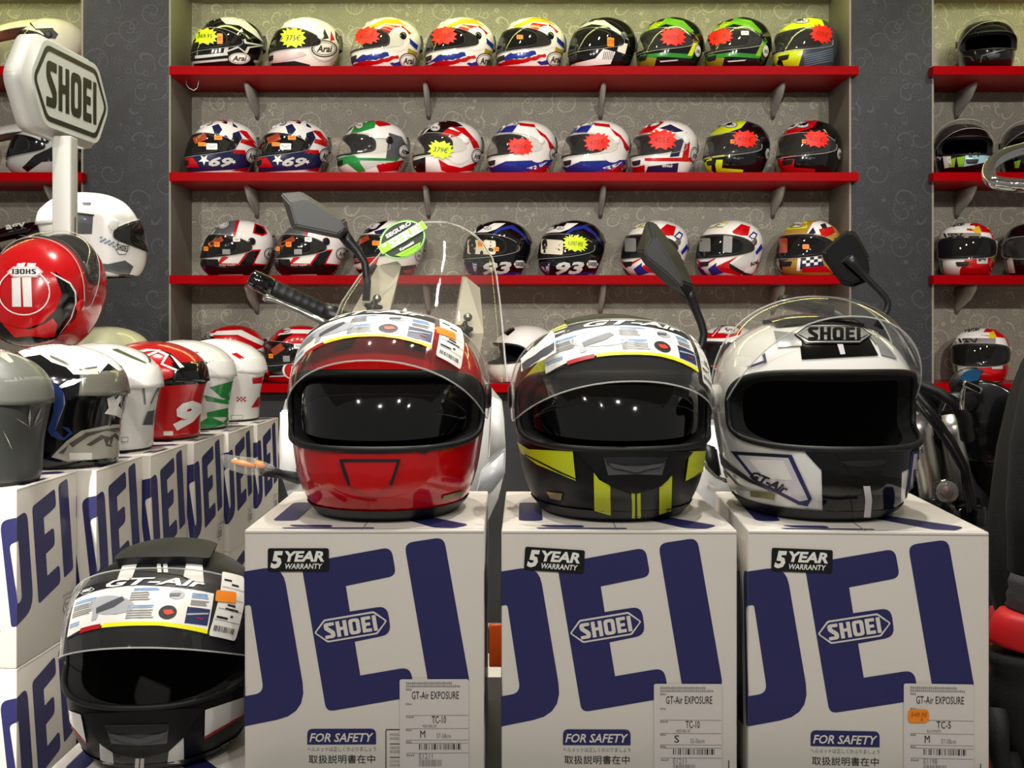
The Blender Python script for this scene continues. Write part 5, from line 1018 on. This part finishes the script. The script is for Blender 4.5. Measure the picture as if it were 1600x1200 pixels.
# windscreen: a bowed sheet leaning back
rows = [(600, 497, 792, 2.10), (560, 500, 788, 2.13), (510, 506, 784, 2.17), (470, 523, 780, 2.21), (430, 552, 775, 2.25), (400, 582, 768, 2.28), (378, 600, 755, 2.30), (362, 621, 738, 2.315), (352, 642, 718, 2.325), (347, 662, 698, 2.33)]
fr, bk = [], []
for py, xa, xb, Y in rows:
    r = []
    for k in range(21):
        u = k/10-1; p = at((xa+xb)/2+(xb-xa)/2*sin(u*pi/2), py, Y); p.y += .10*u*u*min(1, (xb-xa)/260); r.append(p)
    fr.append(r); bk.append([p+Vector((0, .004, 0)) for p in r])
ring = [f+b[::-1] for f, b in zip(fr, bk)]
ws = lc(MB().loft(ring, SCREEN).build('windscreen', A_), A_)
edge = [r[0] for r in fr]+fr[-1][1:]+[r[-1] for r in fr[::-1]][1:]
lc(MB().tube(edge, .0022, VIS_EDGE, 6).build('windscreen_edge', ws), A_)
for nm, ol in (('bracket', [(540, 530), (546, 495), (590, 415, 2.37), (620, 408, 2.38), (627, 414, 2.38), (608, 490), (600, 545)]), ('bracket', [(695, 600), (706, 525), (722, 432, 2.38), (728, 432, 2.38), (750, 450, 2.38), (756, 520), (742, 600)])):
    m = MB(); slab(m, ol, 2.29, .004, BRK); lc(m.build(nm, A_), A_)
for cx, cy, sy in ((583, 482, 467), (725, 516, 496)):
    m = MB(); c = at(cx, cy, 2.27); M = Matrix.Translation(c) @ Matrix.Rotation(pi/2, 4, 'X')
    bm = bmesh.new(); pr = [((.019 if i % 4 < 2 else .013)*cos(2*pi*i/20), (.019 if i % 4 < 2 else .013)*sin(2*pi*i/20)) for i in range(20)]
    m.loft([[M @ Vector((x*k, y*k, z)) for x, y in pr] for z, k in ((-.012, .9), (-.008, 1), (.006, 1), (.011, .8))], PLB2); m.lathe([(.007, .010), (.007, .016), (.003, .018)], PLB2, 14, M); kb = lc(m.build('star_knob', A_), A_); bm.free()
    m = MB(); m.lathe([(.009, -.004), (.009, .002), (.005, .006)], STEEL, 14, Matrix.Translation(at(cx+6, sy, 2.285)) @ Matrix.Rotation(pi/2, 4, 'X')); lc(m.build('screw', A_), A_)
# green round sticker on the windscreen
m = MB(); gs = (580, 330, 13.333)
def GS_(off): return lambda x, y: at(gs[0]+x/gs[2], gs[1]+y/gs[2], 2.262-off+.0006*(420-(gs[1]+y/gs[2]))*.9)
GRN, LIM, DKG = mat('sticker_green', '5ec01c', .4), mat('sticker_lime', '9cf018', .4), mat('sticker_dark', '1f2b1a', .4)
def gl(loop, mm, l): lay(m, flat_polys([loop]), GS_(.0012*l), mm, 200, False)
gl(ellipse(650, 590, 500, 385, 48, -.45), GRN, 0); gl(ellipse(650, 590, 485, 370, 48, -.45), mat('sticker_rim', 'b8f0a0', .4), 1); gl(ellipse(650, 590, 462, 348, 48, -.45), DKG, 2)
gl([(500, 915), (1040, 640), (1000, 740), (900, 850), (760, 920), (640, 945)], LIM, 3); gl([(600, 905), (980, 700), (985, 715), (620, 920)], GRN, 4)
gl([(132, 738), (1066, 194), (1172, 352), (238, 902)], mat('sticker_rim', 'b8f0a0', .4), 4); gl([(150, 745), (1060, 212), (1154, 352), (245, 880)], LIM, 5)
def gt(t, cx, cy, wd, ht, rot, bold, mm=PAPER, l=6):
    V, T_ = text_flat(t, bold); c, q = cos(rot), sin(rot); lay(m, ([(cx+(a-.5)*wd*c+(b-.5)*ht*q, cy+(a-.5)*wd*q-(b-.5)*ht*c) for a, b in V], T_), GS_(.0012*l), mm, None, False)
gt('SERIE', 715, 510, 770, 190, -.53, .05); gt('de', 270, 705, 110, 75, -.53, .03); gt('SEGURO', 565, 385, 600, 90, -.53, .04); gt('Kawasaki', 740, 725, 330, 62, -.53, .03)
lc(m.build('green_sticker', A_, fix=False), A_)
# left mirror: faceted black housing on a stem
O0 = [(452, 318), (480, 312), (534, 346), (538, 358), (528, 366), (462, 352)]; O1 = [(438, 302), (471, 299), (541, 343), (545, 360), (532, 374), (456, 358)]; O2 = [(440, 305), (472, 302), (540, 345), (543, 359), (531, 371), (457, 356)]
MIRM = mat('mirror_housing', '3c3d3d', .5)
m = MB(); faceted(m, O0, 2.22, O1, 2.28, O2, 2.31, MIRM); mr = lc(m.build('mirror', A_), A_)
m = MB(); slab(m, O2, 2.3105, .002, GLASSM); lc(m.build('mirror_glass', mr), A_)
m = MB(); m.tube(pts3([(534, 362), (545, 378), (558, 392), (570, 410), (574, 440), (572, 470)], 2.29), [.014, .012, .009, .008, .008, .008], PLB2); lc(m.build('mirror_stem', A_), A_)
# handlebar end with grip and lever
m = MB(); a, b = at(425, 450, 2.33), at(512, 490, 2.36); n = 22
m.tube([a.lerp(b, k/n) for k in range(n+1)], [.0185 if k % 3 else .0165 for k in range(n+1)], RUB, 16); g_ = lc(m.build('grip', A_), A_)
m = MB(); m.tube([at(391, 434, 2.32), at(393, 435, 2.32), at(425, 450, 2.33), at(428, 451, 2.33)], [.013, .0195, .0205, .017], paint('0a0a0b', .1), 18); lc(m.build('bar_end_weight', A_), A_)
m = MB(); m.tube(pts3([(506, 487), (520, 493), (548, 505), (575, 515), (640, 540)], 2.36), [.021, .022, .02, .013, .013], PLB2, 14); lc(m.build('switch_housing', A_), A_)
m = MB(); m.tube(pts3([(412, 463, 2.27), (416, 465, 2.27), (420, 466, 2.27), (430, 469, 2.27), (470, 486, 2.26), (505, 503, 2.26), (518, 512, 2.26), (530, 525, 2.28)], 2.27), [.006, .0085, .0085, .0052, .006, .0072, .011, .010], CHROME, 12); lc(m.build('brake_lever', A_), A_)
m = MB(); m.tube(pts3([(640, 540), (640, 600), (645, 700)], 2.42), .02, PLB2); lc(m.build('steering_stem', A_), A_)
# front fairing: traced half widths at each height, bowed towards the viewer
sect = [(560, 505, 722, 2.22, .10), (590, 478, 755, 2.16, .14), (625, 446, 784, 2.12, .17), (655, 438, 788, 2.10, .19), (700, 434, 790, 2.09, .20), (740, 440, 788, 2.09, .20), (780, 456, 778, 2.10, .19), (830, 490, 755, 2.14, .17), (900, 530, 720, 2.18, .13), (1000, 560, 690, 2.22, .09)]
rings = []
for py, xa, xb, Y, bow in sect:
    r = []
    for k in range(13):
        u = k/6-1; p = at((xa+xb)/2+(xb-xa)/2*u, py, Y+.22); p.y = Y+.22-bow*(1-abs(u)**1.6); r.append(p)
    rings.append(r+[Vector((q.x*.985-.008, q.y+.09, q.z)) for q in r[::-1]])
lc(MB().loft(rings, PWH).build('fairing', A_), A_)
for ol, mm in (([(752, 735), (790, 700), (789, 742), (768, 770), (738, 785)], PGR), ([(766, 620), (784, 626), (790, 695), (762, 720)], PWH), ([(437, 642), (452, 640), (476, 745), (486, 790), (452, 782), (436, 735)], PWH), ([(458, 728), (480, 735), (488, 770), (466, 752)], PGR)):
    m = MB(); slab(m, ol, 2.19, .03, mm, .003); lc(m.build('side_panel', A_), A_)
m = MB(); M = Matrix.Translation(at(612, 690, 2.07)) @ Matrix.Rotation(pi/2, 4, 'X'); m.lathe([(.02, .008), (.07, .004), (.085, -.012), (.087, -.02)], LENS, 28, M); m.lathe([(.012, -.03), (.06, -.018), (.082, -.019), (.083, -.03)], STEEL, 28, M); lc(m.build('headlight', A_), A_)
# turn signal on its stalk
def diamond(outline, Y, d, m, mb, k=.55):
    c = sum(pts3(outline, Y), Vector())/len(outline); a = pts3(outline, Y)
    mb.loft([[c+(p-c)*k+Vector((0, -d, 0)) for p in a], [c+(p-c)*.9+Vector((0, -d*.5, 0)) for p in a], a, [c+(p-c)*.85+Vector((0, d*.7, 0)) for p in a]], m)
ol = [(344, 712), (352, 710), (396, 715), (428, 728), (430, 732), (412, 743), (388, 743), (352, 732)]
m = MB(); diamond(ol, 2.12, .022, LENS, m); sg = lc(m.build('turn_signal', A_), A_)
m = MB(); m.tube(pts3([(362, 720), (380, 724), (400, 729)], 2.12), [.004, .0055, .004], AMB, 10); m.tube(pts3([(398, 722), (406, 726), (414, 730)], 2.115), [.004, .007, .004], AMB, 10); lc(m.build('bulb', sg), A_)
m = MB(); m.tube(pts3([(410, 734, 2.12), (440, 741, 2.14), (470, 748, 2.20)], 2.2), [.012, .0085, .012], PLB2, 10); lc(m.build('signal_stalk', A_), A_)
def wheel(mb, c, r, w_, m1=RUB, m2=PLB2, axis='Y'):
    M = Matrix.Translation(c) @ (Matrix.Rotation(pi/2, 4, 'Y') if axis == 'X' else Matrix.Rotation(pi/2, 4, 'X'))
    mb.lathe([(r*.62, -w_*.4), (r*.9, -w_*.5), (r, -w_*.2), (r, w_*.2), (r*.9, w_*.5), (r*.62, w_*.4)], m1, 36, M); mb.lathe([(.02, -w_*.3), (r*.2, -w_*.3), (r*.62, -w_*.2), (r*.62, w_*.2), (r*.2, w_*.3), (.02, w_*.3)], m2, 24, M)
m = MB(); wheel(m, Vector((A_.location.x+.015, 2.28, .27)), .27, .12, axis='X'); lc(m.build('front_wheel', A_), A_)
m = MB(); r_ = [[Vector((A_.location.x+.015+.085*cos(a), 2.28+.30*cos(t), .27+.30*sin(t)+.02*sin(a))) for a in [k/8*pi for k in range(9)]] for t in [R(20+12*k) for k in range(12)]]
m.loft(r_, PWH, close=False, cap=False); lc(m.build('front_fender', A_), A_)
m = MB(); m.box((A_.location.x+.02, 2.75, .52), (.34, .75, .5), PGR, bev=.08, seg=4); lc(m.build('rear_body', A_), A_)
m = MB(); m.box(tuple(at(776, 1008, 2.2)), (.03, .012, .085), mat('orange_reflector', 'c8501a', .25), bev=.004); m.box(tuple(at(760, 1000, 2.215)), (.09, .02, .05), PLB2, bev=.004); lc(m.build('side_reflector', A_), A_)
m = MB(); wheel(m, Vector((A_.location.x+.015, 3.2, .27)), .27, .13, axis='X'); lc(m.build('rear_wheel', A_), A_)

# ------------------------------------------------------------------ white and green bike between the middle and right front helmets
B_ = empty('scooter', (at(1085, 600, 2.3).x, 2.4, 0), label='white scooter mostly hidden between the middle and right front helmets, tall faceted mirror', cat='scooter')
MD = mat('dark_mirror_housing', '1d1e1f', .48)
O1 = [(1010, 345), (1024, 348), (1062, 396), (1084, 446), (1076, 466), (1042, 446), (1006, 412), (994, 392)]; c0 = (1030, 398)
O0 = [(1018, 372), (1026, 372), (1044, 400), (1068, 440), (1064, 450), (1040, 426), (1010, 402), (1006, 392)]; O2 = [(c0[0]+(x-c0[0])*.97, c0[1]+(y-c0[1])*.97) for x, y in O1]
m = MB(); faceted(m, O0, 2.12, O1, 2.19, O2, 2.215, MD); mr = lc(m.build('mirror', B_), B_); m = MB(); slab(m, O2, 2.2155, .002, GLASSM); lc(m.build('mirror_glass', mr), B_)
m = MB(); m.tube(pts3([(1072, 452), (1080, 466), (1088, 486), (1096, 506), (1100, 522), (1097, 538), (1088, 556), (1082, 575)], 2.2), [.016, .012, .0085, .008, .008, .008, .010, .012], PLB2); lc(m.build('mirror_stem', B_), B_)
m = MB(); slab(m, [(1060, 545), (1084, 552), (1128, 585), (1135, 640), (1110, 650), (1060, 600)], 2.22, .03, PLB2, .004); bk_ = lc(m.build('mount_plate', B_), B_)
for px, py in ((1101, 578), (1107, 604)):
    m = MB(); M = Matrix.Translation(at(px, py, 2.218)) @ Matrix.Rotation(pi/2, 4, 'X'); m.lathe([(.009, -.002), (.009, .006), (.006, .010), (.005, .006)], CHROME, 16, M); lc(m.build('bolt', bk_), B_)
rings = []
for py, xa, xb, Y, bow in ((640, 1075, 1150, 2.20, .05), (670, 1050, 1160, 2.16, .08), (710, 1035, 1165, 2.13, .10), (760, 1030, 1160, 2.12, .10), (820, 1040, 1150, 2.13, .08), (900, 1055, 1135, 2.15, .06)):
    r = []
    for k in range(11):
        u = k/5-1; p = at((xa+xb)/2+(xb-xa)/2*u, py, Y+.12); p.y = Y+.12-bow*(1-u*u); r.append(p)
    rings.append(r+[q+Vector((0, .08, 0)) for q in r[::-1]])
lc(MB().loft(rings, PWH).build('fairing', B_), B_)
m = MB(); slab(m, [(1052, 683), (1078, 680), (1082, 692), (1056, 696)], 2.12, .02, GREEN, .002); slab(m, [(1095, 690), (1120, 700), (1128, 745), (1108, 740)], 2.11, .02, PLB2, .003); lc(m.build('side_panel', B_), B_)
m = MB(); m.tube(pts3([(1098, 712), (1104, 730), (1118, 745), (1136, 752)], 2.105), .004, CHROME, 8); lc(m.build('trim_strip', B_), B_)
m = MB(); m.tube([at(1082, 575, 2.24), at(1090, 640, 2.24), at(1095, 900, 2.26)], .018, PLB2); lc(m.build('steering_stem', B_), B_)
m = MB(); wheel(m, Vector((B_.location.x+.01, 2.30, .26)), .26, .12, axis='X'); lc(m.build('front_wheel', B_), B_)
m = MB(); m.box((B_.location.x+.01, 2.8, .5), (.3, .7, .45), PWH, bev=.08, seg=4); lc(m.build('rear_body', B_), B_)
m = MB(); wheel(m, Vector((B_.location.x+.01, 3.2, .26)), .26, .13, axis='X'); lc(m.build('rear_wheel', B_), B_)

# ------------------------------------------------------------------ dark motorcycle behind the right front carton
D_ = empty('motorcycle', (at(1490, 700, 2.2).x, 2.4, 0), label='dark motorcycle with chrome fork and cables behind the right front carton', cat='motorcycle')
OLV = paint('2e2e1c', .2, .5); BLG = paint('0c0c0d', .15, .5); BLM = mat('blue_mirror_glass', '3f86c0', .08, .6)
rt_ = [(1284, 392), (1318, 362), (1328, 359), (1338, 363), (1361, 405), (1364, 426), (1356, 440), (1332, 449), (1316, 446), (1285, 404)]
rs = lambda k, dx=0, dy=0: [(1324+(x-1324)*k+dx, 406+(y-406)*k+dy) for x, y in rt_]
m = MB(); faceted(m, rs(.86), 2.02, rs(1), 2.035, rs(.97), 2.055, BLG, .0025); mr = lc(m.build('mirror', D_), D_); m = MB(); slab(m, rs(.93), 2.0552, .002, GLASSM); lc(m.build('mirror_glass', mr), D_)
m = MB(); m.tube(pts3([(1326, 404), (1332, 410), (1340, 420), (1352, 432), (1372, 452), (1384, 465), (1388, 474), (1386, 484), (1378, 498), (1372, 512)], 2.01), [.010, .010, .0075, .0062, .0062, .0062, .0062, .0062, .0065, .009], PLB2, 10); lc(m.build('mirror_stem', D_), D_)
m = MB(); m.tube(pts3([(1214, 470), (1217, 470), (1232, 473), (1262, 480), (1300, 487)], 2.1), [.009, .0125, .0135, .0135, .0135], paint('0a0a0b', .12), 14); lc(m.build('grip', D_), D_)
m = MB(); m.tube(pts3([(1290, 485), (1340, 510), (1390, 560), (1435, 605), (1470, 640)], 2.1), .011, PLB2, 10); lc(m.build('handlebar', D_), D_)
m = MB(); m.tube(pts3([(1425, 598, 2.02), (1440, 602, 2.02), (1466, 612, 2.0), (1490, 628, 2.0), (1505, 650, 2.0), (1512, 685, 2.02)], 2), [.009, .009, .009, .0105, .012, .013], RUB, 12); lc(m.build('brake_hose', D_), D_)
for k, pp in enumerate(([(1430, 612), (1460, 648), (1490, 690), (1510, 730), (1522, 790)], [(1428, 625), (1458, 662), (1484, 700), (1504, 735), (1514, 800)], [(1440, 640), (1462, 655), (1470, 652)])):
    m = MB(); m.tube(pts3(pp, 1.99+.012*k), .005, PLB2, 8); lc(m.build('cable', D_), D_)
for px in (1489, 1440):
    m = MB(); a, b = at(px-6, 650, 2.14), at(px+16, 780, 2.10); m.tube([a, a.lerp(b, .25), a.lerp(b, .27), b], [.024, .024, .0215, .0215], mat('polished_fork', 'f0eee6', .36, 1.), 20); m.tube([b, b+(b-a)*.03, b+(b-a)*3], [.027, .03, .028], BLG, 18); lc(m.build('fork_leg', D_), D_)
m = MB(); m.box(tuple(at(1470, 672, 2.15)), (.16, .06, .03), BLG, bev=.008); m.lathe([(.02, -.03), (.022, .03), (.016, .036)], STEEL, 16, Matrix.Translation(at(1487, 657, 2.14))); lc(m.build('triple_clamp', D_), D_)
m = MB(); M = Matrix.Translation(at(1534, 657, 2.12)) @ Matrix.Rotation(R(-25), 4, 'Z') @ Matrix.Rotation(pi/2, 4, 'X'); m.lathe([(.02, -.085), (.05, -.07), (.07, -.035), (.076, .0), (.078, .02), (.072, .022), (.02, .03)], BLG, 28, M); lc(m.build('gauge_housing', D_), D_)
m = MB(); slab(m, [(1470, 645), (1480, 618), (1512, 612), (1530, 622), (1525, 640), (1495, 648)], 2.06, .03, PLB2, .004); lc(m.build('dash_cover', D_), D_)
q_ = [(1487, 604), (1492, 590), (1503, 579), (1520, 574), (1531, 574), (1535, 584), (1531, 600), (1524, 612), (1492, 613)]
m = MB(); slab(m, q_, 1.97, .02, PLB2, .003); mr = lc(m.build('mirror', D_), D_)
m = MB(); slab(m, [(1500, 592), (1506, 582), (1521, 577), (1532, 577), (1533, 585), (1529, 594), (1512, 597)], 1.9685, .002, BLM); lc(m.build('mirror_glass', mr), D_)
m = MB(); m.box(tuple(at(1518, 604, 1.96)), (.035, .014, .012), CHROME, rot=(0, R(25), 0), bev=.003); m.tube(pts3([(1508, 600), (1504, 612), (1503, 640)], 1.965), .004, CHROME, 8); lc(m.build('mirror_clamp', mr), D_)
rings = []
for py, xa, xb, Y in ((668, 1535, 1580, 2.3), (690, 1522, 1640, 2.22), (720, 1515, 1650, 2.2), (755, 1520, 1650, 2.22), (790, 1530, 1640, 2.26)):
    c = at((xa+xb)/2, py, Y); rx = (xb-xa)/2*Y/F; rings.append([c+Vector((rx*cos(t), .14*sin(t), 0)) for t in [2*pi*k/18 for k in range(18)]])
lc(MB().loft(rings, OLV).build('fuel_tank', D_), D_)
m = MB(); c = at(1480, 768, 1.98); M = Matrix.Translation(c) @ Matrix.Rotation(R(-12), 4, 'Z') @ Matrix.Rotation(pi/2, 4, 'X')
m.lathe([(.019, -.004), (.0195, .003), (.013, .010), (.003, .013)], LENS, 22, M); m.lathe([(.004, -.05), (.015, -.045), (.020, -.02), (.0205, -.004), (.006, -.005)], BLG, 22, M); sg = lc(m.build('turn_signal', D_), D_)
m = MB(); m.lathe([(.002, -.004), (.012, -.003), (.009, .004), (.002, .006)], mat('red_bulb', '4a1c14', .3), 14, M); lc(m.build('bulb', sg), D_)
m = MB(); m.tube(pts3([(1485, 772, 2.03), (1500, 782, 2.05), (1510, 790, 2.1)], 2), .012, PLB2, 10); m.box(tuple(at(1505, 805, 2.05)), (.06, .08, .05), BLG, bev=.012); lc(m.build('signal_stalk', D_), D_)
m = MB(); slab(m, [(1425, 648), (1440, 640), (1466, 672), (1462, 690), (1432, 684)], 2.16, .05, mat('engine_grey', '4a4b46', .35, .5), .006); m.box(tuple(at(1462, 760, 2.3)), (.30, .22, .34), BLG, bev=.03, seg=3); m.box(tuple(at(1470, 950, 2.4)), (.34, .4, .34), mat('engine_dark', '18181a', .4, .3), bev=.04, seg=3); lc(m.build('engine', D_), D_)
for px, py in ((1526, 800), (1528, 822), (1438, 702), (1508, 668)):
    m = MB(); M = Matrix.Translation(at(px, py, 2.06)) @ Matrix.Rotation(pi/2, 4, 'X'); m.lathe([(.007, -.01), (.007, .004), (.004, .008)], CHROME, 12, M); lc(m.build('bolt', D_), D_)
m = MB(); wheel(m, Vector((D_.location.x+.0, 2.32, .31)), .31, .13, axis='X'); lc(m.build('front_wheel', D_), D_)
m = MB(); wheel(m, Vector((D_.location.x+.02, 3.3, .31)), .31, .16, axis='X'); m.tube([Vector((D_.location.x+.02, 2.6, .5)), Vector((D_.location.x+.02, 3.3, .31))], .03, BLG); lc(m.build('rear_wheel', D_), D_)
m = MB(); m.box((D_.location.x+.06, 2.95, .74), (.26, .6, .1), RUB, bev=.04, seg=3); lc(m.build('seat', D_), D_)

# ------------------------------------------------------------------ clothes at the right edge
BLK = speck('black_fabric', '060607', '0e0f11', 260, .75, .4); RDF = speck('red_fabric', '8c0410', 'a80814', 260, .7, .3); RIB = speck('ribbed_grey', '2a2b2c', '38393a', 300, .8, .3)
K_ = empty('clothes_rack', (1.12, 1.78, 0), label='chrome clothes rack whose curved rail enters at the right edge', cat='clothes rack')
lp = [at(x, y, Y) for x, y, Y in ((1640, 224, 1.84), (1600, 233, 1.82), (1575, 240, 1.80), (1556, 250, 1.78), (1546, 262, 1.76), (1545, 275, 1.74), (1553, 284, 1.72), (1570, 288, 1.71), (1600, 290, 1.70), (1660, 290, 1.70))]
lp = lp+[Vector((1.12, 1.74, lp[-1].z)), Vector((1.14, 1.80, lp[0].z-.01)), Vector((1.10, 1.83, lp[0].z))]
def smooth(P, n=5):
    o = []; k = len(P)
    for i in range(k):
        p = [P[(i+j) % k] for j in (-1, 0, 1, 2)]
        for q in range(n):
            t = q/n; o.append(.5*((2*p[1])+(p[2]-p[0])*t+(2*p[0]-5*p[1]+4*p[2]-p[3])*t*t+(3*p[1]-p[0]-3*p[2]+p[3])*t**3))
    return o
lc(MB().tube(smooth(lp), .0105, CHROME, 16, closed=True).build('rail', K_), K_)
lc(MB().tube([Vector((1.13, 1.78, .02)), Vector((1.13, 1.78, lp[0].z))], .014, CHROME, 16).build('post', K_), K_)
lc(MB().box((1.13, 1.78, .012), (.4, .4, .024), PLB2, bev=.005).build('base_plate', K_), K_)
def garment(name, sect, m, label, cat, fold=.006, nf=9):
    rings = []
    for z, xl, xr, y, ry in sect:
        c = Vector(((xl+xr)/2, y, z)); rx = (xr-xl)/2
        rings.append([c+Vector(((rx+fold*sin(nf*t+z*7))*cos(t), (ry+fold*sin(nf*t+z*7))*sin(t), 0)) for t in [2*pi*k/40 for k in range(40)]])
    r = empty(name, (rings[-1][0].x-.05, sect[0][3], min(q[0] for q in sect)), label=label, cat=cat); lc(MB().loft(rings, m).build('body', r), r); return r
px = lambda x, Y: (x-CX)*Y/F
pz = lambda y, Y: EYE-(y-CY)*Y/F
G = garment('jacket', [(pz(yy, yd), px(xx, yd), 1.03-.0*yy, yd, ry) for yy, xx, yd, ry in ((1500, 1592, 1.64, .07), (1200, 1586, 1.64, .07), (1000, 1576, 1.64, .075), (920, 1553, 1.64, .08), (830, 1547, 1.65, .08), (700, 1566, 1.66, .075), (620, 1582, 1.67, .06), (570, 1598, 1.68, .045), (530, 1618, 1.68, .03))], BLK, 'black textile jacket hanging at the right edge', 'jacket')
m = MB(); rings = []
for y, xl, w_ in ((905, 1592, .06), (915, 1588, .062), (925, 1590, .06), (935, 1585, .064), (945, 1587, .062), (952, 1583, .066), (958, 1586, .064), (964, 1590, .06)):
    c = Vector((px(xl, 1.5)+w_, 1.52, pz(y, 1.5))); rings.append([c+Vector((w_*cos(t), .045*sin(t), 0)) for t in [2*pi*k/24 for k in range(24)]])
lc(m.loft(rings, RIB).build('ribbed_cuff', G), G)
m = MB(); c = Vector((px(1600, 1.5)+.015, 1.54, .5)); lc(m.tube([Vector((px(1668, 1.5), 1.54, pz(y, 1.5))) for y in (560, 600, 700, 800, 905)], [.015, .04, .055, .06, .058], BLK, 20).build('sleeve', G), G)
m = MB(); rings = []
for y, xa, w_ in ((979, 1588, .055), (987, 1578, .065), (1000, 1570, .072), (1024, 1565, .076), (1030, 1565, .076)):
    c = Vector((px(xa, 1.46)+w_, 1.50, pz(y, 1.46))); rings.append([c+Vector((w_*cos(t), .05*sin(t), -.012*cos(t))) for t in [2*pi*k/24 for k in range(24)]])
gl_ = empty('riding_glove', (px(1600, 1.46), 1.5, pz(1200, 1.46)), label='red and black riding glove hanging below the jacket sleeve', cat='glove')
lc(m.loft(rings, mat('red_cuff', 'c00812', .55)).build('cuff', gl_), gl_)
m = MB(); rings = []
for y, xa, w_, ry in ((1031, 1566, .075, .05), (1045, 1564, .076, .052), (1062, 1572, .07, .05), (1085, 1566, .075, .052), (1110, 1564, .076, .05), (1140, 1572, .07, .045), (1170, 1588, .055, .035), (1200, 1600, .045, .03)):
    c = Vector((px(xa, 1.46)+w_, 1.50, pz(y, 1.46))); rings.append([c+Vector((w_*cos(t), ry*sin(t), 0)) for t in [2*pi*k/24 for k in range(24)]])
lc(m.loft(rings, BLK).build('palm', gl_), gl_)
for k in range(4):
    m = MB(); x = px(1596, 1.46)+.028*k; m.tube([Vector((x, 1.495, pz(1190, 1.46))), Vector((x+.002, 1.485, pz(1230, 1.46))), Vector((x+.002, 1.49, pz(1270-8*abs(k-1.5), 1.46)))], [.014, .0135, .011], BLK, 12); lc(m.build('finger', gl_), gl_)
m = MB(); m.tube([Vector((px(1572, 1.46), 1.49, pz(1120, 1.46))), Vector((px(1566, 1.46), 1.475, pz(1165, 1.46))), Vector((px(1572, 1.46), 1.475, pz(1205, 1.46)))], [.018, .015, .012], BLK, 12); lc(m.build('thumb', gl_), gl_)
G2_ = garment('jacket', [(pz(yy, 1.8), px(xx, 1.8), .87, 1.8, ry) for yy, xx, ry in ((1480, 1530, .05), (1200, 1536, .055), (1050, 1540, .055), (975, 1541, .05), (948, 1550, .03))], RDF, 'red fabric garment showing beside the right front carton', 'jacket', .003)
